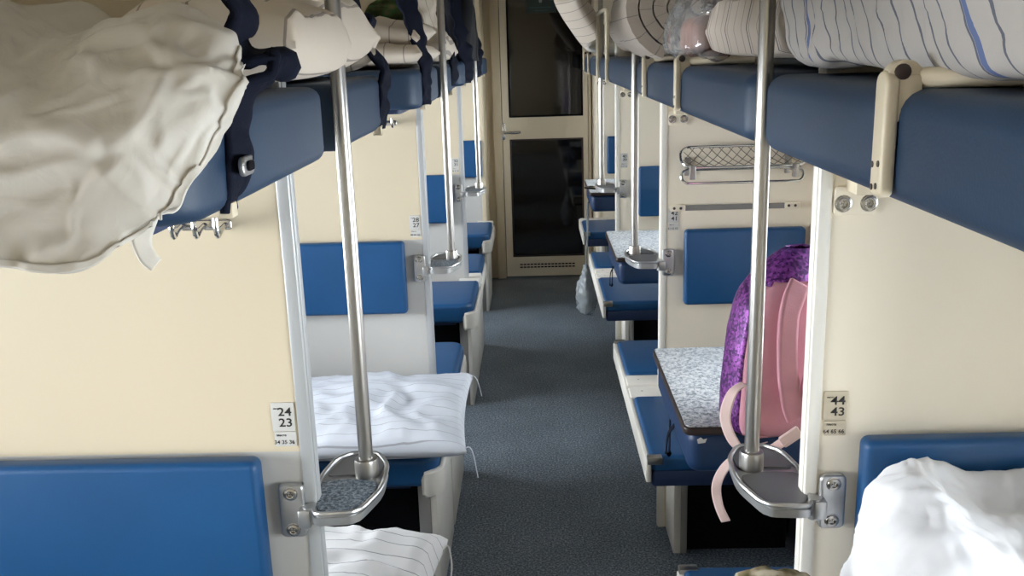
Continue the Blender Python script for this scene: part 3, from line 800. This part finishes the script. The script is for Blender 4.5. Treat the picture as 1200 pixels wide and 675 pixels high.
# ------------------------------------------------------------------ coat hooks under the left berths
def hooks(x, k, z, label):
    t = thing('coat_hook', label, 'coat hook', (x, P[k], z), 'chrome coat hooks under the berths')
    bm = B(); rslab(bm, -.045, .045, -.008, .008, 0, .005, .004, .0015, M=Matrix.Rotation(PI / 2, 4, 'X')); obj('plate', bm, CHROME, t)
    for x_ in (-.030, .004, .036):
        bm = tube(B(), smooth_path([(x_, -.004, .0), (x_, -.030, -.004), (x_, -.044, -.010), (x_, -.050, .004), (x_, -.050, .018)], 16), .0042, 8); obj('prong', bm, CHROME, t)
    return t
hooks(-.508, 1, 1.480, 'chrome coat hook rail under the sheeted berth')
hooks(-.500, 2, 1.502, 'chrome coat hook just behind the first grab pole')

# ------------------------------------------------------------------ net rack, towel bar and band on the partition of plate 42 41
nr = thing('net_rack', 'chrome net rack on the partition above plate 42 41', 'net rack', (0, P[2], 0))
def rr_path(x0, x1, a, b, r, n=6):
    """rounded rectangle between points a (low/front) and b (high/back) given as (y, z)"""
    pts = []
    L = math.hypot(b[0] - a[0], b[1] - a[1]); d = ((b[0] - a[0]) / L, (b[1] - a[1]) / L)
    for cx, cv, st in ((x1 - r, L - r, 0), (x0 + r, L - r, 1), (x0 + r, r, 2), (x1 - r, r, 3)):
        for i in range(n + 1):
            t = PI / 2 * (st + i / n); u = cx + r * math.cos(t); v = cv + r * math.sin(t)
            pts.append((u, a[0] + d[0] * v, a[1] + d[1] * v))
    return pts
A_, B_ = (-.100, 1.338), (-.030, 1.398)
bm = tube(B(), rr_path(.478, .885, A_, B_, .040), .0045, 10, closed=True); obj('frame', bm, CHROME, nr)
bm = B(); L_ = math.hypot(B_[0] - A_[0], B_[1] - A_[1])
for i in range(-3, 17):
    for sg in (1, -1):
        seg = []
        for q in range(7):
            v = q / 6; x = .478 + i * .032 + (v if sg > 0 else 1 - v) * .085
            if .485 < x < .878: seg.append((x, A_[0] + (B_[0] - A_[0]) * v, A_[1] + (B_[1] - A_[1]) * v - .010 * math.sin(PI * v)))
        if len(seg) > 1: tube(bm, seg, .0013, 5)
obj('net', bm, NETM, nr, label='brown cord netting')
bm = tube(B(), rr_path(.478, .872, (-.105, 1.288), (-.085, 1.330), .022), .0045, 10, closed=True); obj('towel_bar', bm, CHROME, nr)
for x in (.512, .845):
    bm = box(B(), x - .011, x + .011, -.110, -.001, 1.318, 1.332, .003); box(bm, x - .011, x + .011, -.012, 0, 1.300, 1.362, .003); box(bm, x - .010, x + .010, -.112, -.092, 1.300, 1.345, .003); obj('bracket', bm, STEEL, nr)
bd = thing('elastic_band', 'grey elastic band stretched below the net rack', 'band', (.672, P[2], 1.191))
bm = box(B(), -.19, .19, -.010, -.006, -.009, .009); obj('band', bm, GREYBAND, bd, 0)
for s in (-1, 1):
    bm = rslab(B(), -.026, .026, -.011, .011, 0, .008, .005, .002, M=Matrix.Translation((s * .192, -.004, 0)) @ Matrix.Rotation(PI / 2, 4, 'X')); q = obj('end_bracket', bm, CREAMR, bd)
    for dx in (-.012, .010):
        bm = B(); screw(bm, s * .192 + dx, -.0115, 0, .004); obj('screw', bm, RIM, q)

# ------------------------------------------------------------------ bedding
# big sheet draped over the nearest left berth
def V3(rows): return [[Vector(p) for p in r] for r in rows]
sh = thing('draped_sheet', 'big rumpled white sheet draped over the nearest upper berth', 'sheet', (0, 0, 0))
ctrl = V3([
 [(-.95, 1.22, 1.72), (-.80, 1.20, 1.72), (-.62, 1.20, 1.70), (-.50, 1.16, 1.70), (-.42, 1.12, 1.70), (-.37, 1.06, 1.69), (-.345, 1.00, 1.685)],
 [(-.95, 1.10, 1.86), (-.80, 1.08, 1.85), (-.60, 1.06, 1.80), (-.49, 1.02, 1.745), (-.40, .99, 1.765), (-.335, .96, 1.765), (-.300, .93, 1.735)],
 [(-.95, .93, 1.85), (-.80, .92, 1.84), (-.58, .90, 1.775), (-.46, .88, 1.725), (-.375, .88, 1.750), (-.300, .88, 1.748), (-.268, .87, 1.712)],
 [(-.95, .83, 1.76), (-.80, .82, 1.755), (-.56, .80, 1.715), (-.44, .79, 1.695), (-.35, .80, 1.705), (-.285, .82, 1.705), (-.262, .84, 1.685)],
 [(-.95, .79, 1.66), (-.80, .78, 1.655), (-.55, .78, 1.645), (-.43, .78, 1.638), (-.35, .78, 1.645), (-.300, .80, 1.650), (-.275, .835, 1.650)],
 [(-.95, .77, 1.63), (-.80, .77, 1.63), (-.55, .77, 1.612), (-.44, .77, 1.592), (-.37, .77, 1.598), (-.325, .785, 1.610), (-.295, .81, 1.625)],
 [(-.95, .765, 1.59), (-.80, .765, 1.59), (-.56, .765, 1.578), (-.46, .765, 1.560), (-.39, .765, 1.553), (-.350, .775, 1.575), (-.315, .79, 1.600)],
])
loft('sheet', ctrl, SHEET, sh, 120, 140, .0025, .013, 5.5, 3.1, fine=.006, ramp=1.2)
for pick in ([[LAST[i][j] for j in range(132, 141)] for i in range(30, 121)], [[LAST[i][j] for j in range(0, 141)] for i in range(115, 121)]):
    rr = []
    for i, row in enumerate(pick):
        q = []
        for j, p in enumerate(row):
            a = pick[min(i + 1, len(pick) - 1)][j] - pick[max(i - 1, 0)][j]; b = row[min(j + 1, len(row) - 1)] - row[max(j - 1, 0)]
            nn = a.cross(b).normalized()
            if nn.y > 0: nn = -nn
            q.append(p + nn * .0028)
        rr.append(q)
    o = grid_mesh('hem', rr, SHEET, sh, [[(0, 0)] * len(q) for q in rr], .0022)
# twisted hem end hanging from its corner
ribbon('hem_end', [(-.325, .800, 1.618), (-.336, .795, 1.595), (-.342, .790, 1.575), (-.338, .788, 1.560), (-.332, .790, 1.552)], (.020, .013), SHEET, sh, 30, .004, (.7, .7, .2), .4, 2.2)
# crumpled sheet heap further back on the same berth
hp = thing('sheet_heap', 'crumpled sheet heaped behind the big white sheet', 'sheet', (0, 0, 0))
ctrl = V3([
 [(-1.0, 1.38, 1.684), (-.80, 1.38, 1.684), (-.70, 1.38, 1.684), (-.60, 1.37, 1.684), (-.55, 1.36, 1.684)],
 [(-1.0, 1.35, 1.84), (-.80, 1.35, 1.83), (-.70, 1.35, 1.80), (-.61, 1.34, 1.80), (-.54, 1.34, 1.75)],
 [(-1.0, 1.30, 1.86), (-.80, 1.30, 1.83), (-.70, 1.30, 1.785), (-.60, 1.30, 1.79), (-.53, 1.30, 1.75)],
 [(-1.0, 1.25, 1.82), (-.80, 1.25, 1.78), (-.70, 1.25, 1.75), (-.60, 1.25, 1.765), (-.53, 1.26, 1.73)],
 [(-1.0, 1.23, 1.684), (-.80, 1.23, 1.684), (-.70, 1.23, 1.684), (-.60, 1.23, 1.684), (-.54, 1.24, 1.684)],
])
loft('sheet', ctrl, SHEET, hp, 44, 44, .004, .010, 9., 8.8, uvs=(.3, .3))
# flat pillow end by the strap on the first berth
def lay(name, label, cat, loc, w, d, h, m, rot=(0, 0, 0), seed=1., group=None, part='cover', **kw):
    t = thing(name, label, cat, loc, group, rot=rot)
    pillow(part, w, d, h, m, t, None, seed, **kw)
    return t
lay('bed_pillow', 'striped beige pillow between the gathered strap and the first pole', 'pillow', (-.362, 1.225, 1.742), .205, .33, .105, LINEN, (0, .05, .0), 2.5, amp=.012, flat=.22, pinch=.02)
# upright rolled mattress end on the second berth of the first partition
lay('folded_mattress', 'beige striped mattress folded up behind the first grab pole', 'mattress', (-.50, 1.70, 1.768), .38, .42, .19, LINEN, (0, .06, -.05), 5.5, amp=.012, flat=.36)
lay('bed_pillow', 'pale pillow end leaning behind the second strap', 'pillow', (-.47, 2.00, 1.745), .30, .20, .13, LINEN, (.15, 0, .1), 3.9, amp=.010, flat=.4)
hl = thing('mattress_handle', 'pale cloth loops on top of the folded mattress', 'cloth strap', (-.37, 1.50, 1.752))
ribbon('loop', [(-.06, -.05, -.03), (-.055, -.045, .03), (-.02, -.03, .042), (.02, -.01, .02), (.035, .0, .022)], .022, LINEN, hl, 30, .003, (.3, 1, 0), .3, 1.)
ribbon('loop', [(.0, .06, .0), (.004, .06, .04), (.02, .07, .058), (.05, .09, .066)], .020, LINEN, hl, 24, .003, (.3, 1, 0), .3, 3.)
# folded mattress on the berth before plate 28 27
fm = thing('folded_mattress', 'striped mattress folded double on the berth before plate 28 27', 'mattress', (-.56, 2.90, ZB1))
pillow('lower_layer', .52, .52, .075, LINEN, fm, Matrix.Translation((0, -.005, .040)), 6.1, amp=.006, flat=.25)
pillow('upper_layer', .50, .46, .10, LINEN, fm, Matrix.Translation((.0, .02, .096)) @ Matrix.Rotation(.05, 4, 'X'), 6.9, amp=.010, flat=.3)
lay('bed_pillow', 'slumped beige pillow between the second and third straps', 'pillow', (-.42, 3.55, 1.755), .26, .56, .13, LINEN, (-.06, .12, .0), 7.3, amp=.010, flat=.4)
lay('cloth_bag', 'dark green cloth bag behind the folded mattresses', 'bag', (-.440, 2.97, 1.838), .13, .22, .07, GREEN, (.1, 0, .1), 4.4, amp=.010, flat=.34)
# sheets and jackets hanging in the far compartments
hs = thing('hanging_sheet', 'pale sheet hanging beside the second grab pole', 'sheet', (0, 0, 0))
loft('sheet', V3([[(-.40, 3.30, 2.09), (-.37, 3.40, 2.09), (-.36, 3.52, 2.09)], [(-.385, 3.30, 1.90), (-.35, 3.40, 1.90), (-.345, 3.52, 1.90)], [(-.37, 3.32, 1.79), (-.33, 3.42, 1.78), (-.34, 3.54, 1.78)], [(-.42, 3.34, 1.745), (-.38, 3.44, 1.75), (-.39, 3.56, 1.75)]]), LINEN, hs, 40, 24, .004, .012, 14., 6., uvs=(.35, .24))
for i, (x, y, z0, lab) in enumerate(((-.36, 4.66, 1.70, 'dark jacket hanging above the small berth near the end door'), (-.43, 5.22, 1.69, 'second dark jacket hanging deeper in the end compartment'))):
    j = thing('jacket', lab, 'jacket', (x, y, 2.09), 'dark jackets hanging near the end door')
    w, d, h = .16, .09, 2.09 - z0
    rows = []
    for a in range(25):
        v = a / 24; row = []
        for b in range(29):
            th = 2 * PI * b / 28; ww = w * (.35 + .65 * min(1, v * 3.0)) * (1 - .1 * v); dd = d * (.3 + .7 * min(1, v * 2.5))
            fold = 1 + .13 * math.sin(5 * th + 3 * noise.noise(Vector((v * 3, i, 0)))) * v
            row.append(Vector((dd * math.cos(th) * fold, ww * math.sin(th) * fold, -.02 - h * v)))
        rows.append(row)
    grid_mesh('body', rows, DARKCLOTH, j, None, .004, smooth=80)
    bm = tube(B(), smooth_path([(.03, -.10, -.07), (.06, -.15, -.14), (.055, -.155, -.24), (.04, -.14, -h + .04)], 20), [.035, .036, .036, .035] + [.033] * 17, 12); obj('sleeve', bm, DARKCLOTH, j)
    bm = tube(B(), smooth_path([(0, 0, -.03), (0, 0, 0.0), (.02, 0, .02), (.03, 0, .0)], 12), .003, 6); obj('loop', bm, CHROME, j)

# pillows on the left benches
p1 = thing('bed_pillow', 'white pillow with thin grey stripes filling the berth below plate 28 27', 'pillow', (-.535, 2.790, .612), group='striped pillows on the lower berths', rot=(.03, 0, .03))
pillow('cover', .62, .60, .120, PILLOW, p1, None, 1.7, amp=.013, flat=.36, ws=8., pinch=.05, n=48)
for sx, sy, L_, sd in ((.30, -.28, .085, 1), (.30, .28, .06, 2)):
    bm = tube(B(), smooth_path([(sx, sy, .0), (sx + .018, sy - .01, .012), (sx + .030, sy - .016, -.01), (sx + .040, sy - .012, -L_)], 14), .0016, 6); obj('corner_thread', bm, PILLOW, p1)
p2 = thing('bed_pillow', 'white pillow with dark stripes at the bottom edge, behind the speckled step', 'pillow', (-.50, 1.70, .637), group='striped pillows on the lower berths', rot=(-.02, .0, -.02))
pillow('cover', .55, .50, .165, PILLOWW, p2, None, 9.2, amp=.012, flat=.36, ws=8., n=40)
bm = tube(B(), smooth_path([(.262, .20, .0), (.28, .21, .01), (.287, .205, -.03), (.285, .20, -.06)], 14), .002, 6); obj('corner_thread', bm, PILLOWW, p2)

# right: bedding heap against the nearest backrest
bh = thing('bedding_heap', 'bright white bedding heaped in front of the backrest by plate 44 43', 'bedding', (0, 0, 0))
ctrl = V3([
 [(.475, 1.34, .60), (.50, 1.345, .72), (.56, 1.345, .80), (.66, 1.345, .84), (.78, 1.345, .86), (.905, 1.345, .86)],
 [(.445, 1.31, .72), (.478, 1.325, .96), (.545, 1.325, 1.085), (.66, 1.335, 1.065), (.78, 1.335, 1.065), (.905, 1.335, 1.06)],
 [(.430, 1.25, .74), (.462, 1.26, 1.00), (.535, 1.265, 1.110), (.645, 1.28, 1.050), (.78, 1.28, 1.055), (.91, 1.28, 1.050)],
 [(.415, 1.15, .72), (.445, 1.16, .97), (.525, 1.16, 1.095), (.655, 1.18, 1.040), (.78, 1.18, 1.02), (.91, 1.18, 1.01)],
 [(.405, 1.02, .70), (.435, 1.02, .90), (.52, 1.02, 1.02), (.66, 1.02, 1.00), (.79, 1.02, .97), (.91, 1.02, .95)],
 [(.41, .86, .64), (.45, .86, .76), (.54, .86, .86), (.66, .86, .86), (.79, .86, .84), (.91, .86, .82)],
 [(.44, .74, .56), (.48, .74, .60), (.56, .73, .63), (.66, .73, .63), (.79, .73, .62), (.91, .73, .60)],
])
loft('sheet', ctrl, SHEETW, bh, 120, 120, .003, .012, 7., 2.7, fine=.005)
cb = thing('camouflage_bundle', 'olive brown cloth bundle peeking up beside the white bedding', 'bundle', (.338, 1.13, .935))
pillow('cover', .12, .26, .10, OLIVE, cb, Matrix.Rotation(.15, 4, 'Y'), 3.3, amp=.012, ws=18, flat=.34)
bm = rslab(B(), -.055, .050, -.12, .12, -.408, -.02, .03, .02, 3); obj('body', bm, OLIVE, cb)

# right upper berth bedding
nb = thing('folded_mattress', 'mattress with blue stripes bulging over the large near berth', 'mattress', (0, 0, 0))
ctrl = V3([
 [(.60, 1.43, 1.695), (.60, 1.25, 1.695), (.60, 1.0, 1.695), (.60, .75, 1.695), (.60, .45, 1.695), (.60, .1, 1.695)],
 [(.54, 1.445, 2.0), (.54, 1.27, 2.02), (.54, 1.02, 2.02), (.54, .78, 2.02), (.54, .48, 2.02), (.54, .1, 2.0)],
 [(.42, 1.445, 1.93), (.41, 1.27, 1.95), (.40, 1.04, 1.96), (.40, .82, 1.96), (.40, .50, 1.96), (.40, .1, 1.95)],
 [(.385, 1.440, 1.83), (.375, 1.25, 1.84), (.365, 1.02, 1.85), (.37, .86, 1.85), (.37, .54, 1.85), (.37, .1, 1.85)],
 [(.378, 1.435, 1.75), (.372, 1.22, 1.75), (.368, 1.00, 1.765), (.372, .80, 1.77), (.38, .50, 1.78), (.38, .1, 1.78)],
 [(.388, 1.425, 1.698), (.385, 1.20, 1.698), (.386, .98, 1.702), (.384, .76, 1.703), (.385, .46, 1.705), (.39, .1, 1.705)],
 [(.45, 1.42, 1.693), (.45, 1.20, 1.693), (.44, .98, 1.693), (.44, .76, 1.693), (.44, .46, 1.693), (.44, .1, 1.693)],
])
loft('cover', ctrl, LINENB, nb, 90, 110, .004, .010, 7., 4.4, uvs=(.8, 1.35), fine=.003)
# mattress end on the second berth
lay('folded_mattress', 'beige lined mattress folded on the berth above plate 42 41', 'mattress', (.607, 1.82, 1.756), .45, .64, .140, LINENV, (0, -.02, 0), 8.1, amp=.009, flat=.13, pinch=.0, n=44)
lay('bed_pillow', 'pale rounded pillow lying on the beige lined mattress', 'pillow', (.62, 1.86, 1.885), .40, .50, .13, LINEN, (0, .05, .05), 6.6, amp=.010, flat=.45)
pb = thing('plastic_bag', 'crumpled clear plastic bag between two mattresses on the berth', 'plastic bag', (.40, 2.33, 1.69))
ctrl = [[Vector((.02 * math.cos(2 * PI * b / 16) * 0 + (a_ * .075) * math.cos(2 * PI * b / 16), (a_ * .19) * math.sin(2 * PI * b / 16), z)) for b in range(17)] for a_, z in ((.45, .004), (.95, .02), (1.0, .06), (.85, .11), (.55, .15), (.35, .18))]
loft('film', ctrl, FILM, pb, 44, 60, 0, .016, 8., 9.9, fine=.008)
bm = rslab(B(), -.03, .05, -.10, .12, .006, .10, .03, .03, 3); obj('contents', bm, mat('red_brown_pack', (.30, .12, .09), .6, var=.4, vscale=25), pb, label='reddish pack seen through the film')
cm = thing('rolled_mattress', 'tightly coiled beige mattress above the middle table', 'mattress', (.415, 2.945, ZB1 + .147), 'rolled mattresses')
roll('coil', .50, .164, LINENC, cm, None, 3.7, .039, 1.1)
rm = thing('rolled_mattress', 'small rolled mattress inside the raised guard rail', 'mattress', (.510, 4.62, ZB1 + .135), 'rolled mattresses')
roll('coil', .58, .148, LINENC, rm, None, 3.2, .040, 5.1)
lay('bed_pillow', 'striped pillow leaning out over the aisle by the end door', 'pillow', (.315, 5.85, 1.865), .40, .46, .13, LINEN, (0, .95, .25), 5.8, amp=.006, flat=.4)
lay('bed_pillow', 'white pillow end tucked below the leaning striped pillow', 'pillow', (.43, 5.45, 1.728), .24, .40, .08, SHEET, (0, .0, .0), 1.8, amp=.008)

# ------------------------------------------------------------------ backpack on the first table
bp = thing('backpack', 'pink backpack with purple sequins standing on the near side table', 'backpack', (.525, 1.965, .903), rz=.36)
def bag_pts(n=40, m_=44):
    rows = []
    for i in range(n + 1):
        v = i / n; z = .388 * v
        w = .120 * (1 - .10 * v) * (1 - max(0, (v - .62) / .38) ** 2.4 * .78) * (1 - max(0, (.10 - v) / .10) ** 2 * .12)
        d = .082 * (1 - .12 * v) * (1 - max(0, (v - .70) / .30) ** 2.2 * .72) * (1 - max(0, (.10 - v) / .10) ** 2 * .2)
        row = []
        for j in range(m_):
            t = 2 * PI * j / m_; c, s = math.cos(t), math.sin(t)
            e = .62
            x = w * math.copysign(abs(c) ** e, c); y = d * math.copysign(abs(s) ** e, s)
            k = .004 * fbm(Vector((x * 14, y * 14, z * 14)))
            row.append(Vector((x * (1 + k * 6) + .055 * v * v, y * (1 + k * 8) + .02 * v, z)))
        rows.append(row)
    return rows
rows = bag_pts(); nr_, nc_ = len(rows), len(rows[0])
def bag_part(name, pick, m, label=None, off=0.):
    bm = B(); vs = {}
    def gv(i, j):
        j %= nc_
        if (i, j) not in vs:
            p = rows[i][j]; c = Vector((.055 * (i / 40) ** 2, .02 * i / 40, p.z)); d = (p - c); d = d.normalized() if d.length > 1e-6 else Vector()
            vs[(i, j)] = bm.verts.new(p + d * off)
        return vs[(i, j)]
    for i in range(nr_ - 1):
        for j in range(nc_):
            if pick(i / 40, 2 * PI * (j + .5) / nc_): bm.faces.new((gv(i, j), gv(i, j + 1), gv(i + 1, j + 1), gv(i + 1, j)))
    if name == 'back_panel':
        bm.faces.new([gv(0, j) for j in range(nc_) if (0, j) in vs][::-1]) if False else None
    o = obj(name, bm, m, bp, 70, label)
    md = o.modifiers.new('thickness', 'SOLIDIFY'); md.thickness = .004; md.offset = 1
    return o
isback = lambda v, t: (math.sin(t) < -.28 and v < .88 - .10 * max(0, -math.cos(t)) - .03 * math.sin(3 * t)) or (math.cos(t) > .3 and v < .88)
bag_part('body', lambda v, t: not isback(v, t), SEQUIN, 'purple sequined front and flap', .001)
bag_part('back_panel', isback, PINK, 'pink back panel', .0)
bm = rslab(B(), -.105, .105, -.068, .068, 0, .006, .03, .002); obj('bottom', bm, PINK, bp)
ribbon('shoulder_strap', [(.050, -.060, .330), (.042, -.090, .30), (.022, -.106, .20), (.010, -.108, .12), (.012, -.104, .06)], (.050, .052), PINK, bp, 40, .010, (1, 0, 0), .1, 2.)
ribbon('shoulder_strap', [(-.005, -.070, .335), (-.045, -.094, .28), (-.052, -.104, .18), (-.040, -.104, .10), (-.020, -.100, .05)], (.044, .046), PINK, bp, 40, .010, (1, 0, 0), .1, 5.)
bpM = (Matrix.Translation(bp.location) @ Matrix.Rotation(.36, 4, 'Z')).inverted()
def BL(*pts): return [bpM @ Vector(p) for p in pts]
o = BL((.522, 1.835, .925))[0]
bm = rslab(B(), -.024, .022, -.013, .013, 0, .009, .004, .002, M=Matrix.Translation(o) @ Matrix.Rotation(-.30, 4, 'Z') @ Matrix.Rotation(PI / 2, 4, 'X') @ Matrix.Rotation(.6, 4, 'Z')); obj('strap_buckle', bm, PINKL, bp)
ribbon('strap_end', BL((.520, 1.838, .920), (.480, 1.828, .898), (.432, 1.826, .892), (.402, 1.830, .918), (.386, 1.838, .968), (.402, 1.85, 1.018), (.432, 1.87, 1.030)), .024, PINKL, bp, 50, .002, (.5, -.8, .1), .3, 3., label='pale pink loose strap')
ribbon('strap_end', BL((.470, 1.828, .914), (.437, 1.820, .908), (.411, 1.815, .894), (.380, 1.812, .862), (.366, 1.812, .824), (.372, 1.812, .780), (.388, 1.812, .742)), .020, PINKL, bp, 50, .002, (.6, -.6, .4), .2, 6., label='pale pink loose strap hanging down')

# ------------------------------------------------------------------ grey bag hanging by the far seats
tb = thing('rubbish_bag', 'grey blue plastic bag hanging low under the far side table', 'plastic bag', (.300, 5.60, .13))
ctrl = [[Vector(((a_ * .055) * math.cos(2 * PI * b / 16), (a_ * .12) * math.sin(2 * PI * b / 16), z)) for b in range(17)] for a_, z in ((.3, .0), (.85, .02), (1.0, .09), (.9, .17), (.55, .24), (.25, .29), (.14, .31))]
loft('film', ctrl, BAGFILM, tb, 40, 50, 0, .020, 14., 3.9, fine=.008)
bm = tube(B(), smooth_path([(.0, -.01, .30), (.006, -.01, .45), (.012, -.005, .665), (.018, .0, .668), (.012, .01, .45), (.0, .01, .30)], 24), .004, 6); obj('tie', bm, BAGFILM, tb)

# ------------------------------------------------------------------ light
w = bpy.data.worlds.new('World'); SC.world = w; w.use_nodes = True
nt = w.node_tree; bg = nt.nodes['Background']; bg.inputs['Strength'].default_value = 1.
tc = nt.nodes.new('ShaderNodeTexCoord'); sp = nt.nodes.new('ShaderNodeSeparateXYZ'); nt.links.new(tc.outputs['Generated'], sp.inputs['Vector'])
mr = nt.nodes.new('ShaderNodeMapRange'); mr.inputs['From Min'].default_value = -.5; mr.inputs['From Max'].default_value = .5
nt.links.new(sp.outputs['X'], mr.inputs['Value'])
mx = nt.nodes.new('ShaderNodeMix'); mx.data_type = 'RGBA'
mx.inputs['A'].default_value = (28.5, 29.5, 31.0, 1); mx.inputs['B'].default_value = (16.5, 17.5, 18.5, 1)
nt.links.new(mr.outputs['Result'], mx.inputs['Factor']); nt.links.new(mx.outputs['Result'], bg.inputs['Color'])
def portal(x, y, z, sy, sz, d):
    l = bpy.data.lights.new('portal', 'AREA'); l.shape = 'RECTANGLE'; l.size = sz; l.size_y = sy; l.cycles.is_portal = True
    o = bpy.data.objects.new('window_light', l); COL.objects.link(o); o.location = (x, y, z)
    o.rotation_euler = (0, -PI / 2 * d, 0)
for c, hw in zip(CEN, RHWS):
    portal(WL - .09, c, .5 * (WZ0 + WZ1), 2 * WHW, WZ1 - WZ0, 1)
    portal(WR + .09, c, .5 * (RZ0 + RZ1), 2 * hw, RZ1 - RZ0, -1)

# ------------------------------------------------------------------ camera
f_, yaw, pit, ro = 1096.8, -.028, .2484, .0307
cy, sy = math.cos(yaw), math.sin(yaw); cp, sp = math.cos(pit), math.sin(pit)
fwd = Vector((sy * cp, cy * cp, -sp)); right = Vector((cy, -sy, 0)); down = fwd.cross(right)
r2 = right * math.cos(ro) + down * math.sin(ro); d2 = -right * math.sin(ro) + down * math.cos(ro)
cam = bpy.data.cameras.new('camera'); co = bpy.data.objects.new('camera', cam); COL.objects.link(co)
R = Matrix((r2, -d2, -fwd)).transposed().to_4x4()
co.matrix_world = Matrix.Translation((0, 0, H)) @ R
cam.sensor_width = 36; cam.lens = 36 * f_ / 1200; cam.clip_start = .02
SC.camera = co
SC.view_settings.view_transform = 'Standard'; SC.view_settings.look = 'None'
SC.view_settings.exposure = 0.; SC.view_settings.gamma = 1.; SC.view_settings.use_curve_mapping = False
SC.cycles.use_denoising = True
SC.cycles.max_bounces = 10; SC.cycles.diffuse_bounces = 6; SC.cycles.transparent_max_bounces = 24
SC.cycles.sample_clamp_indirect = 8.
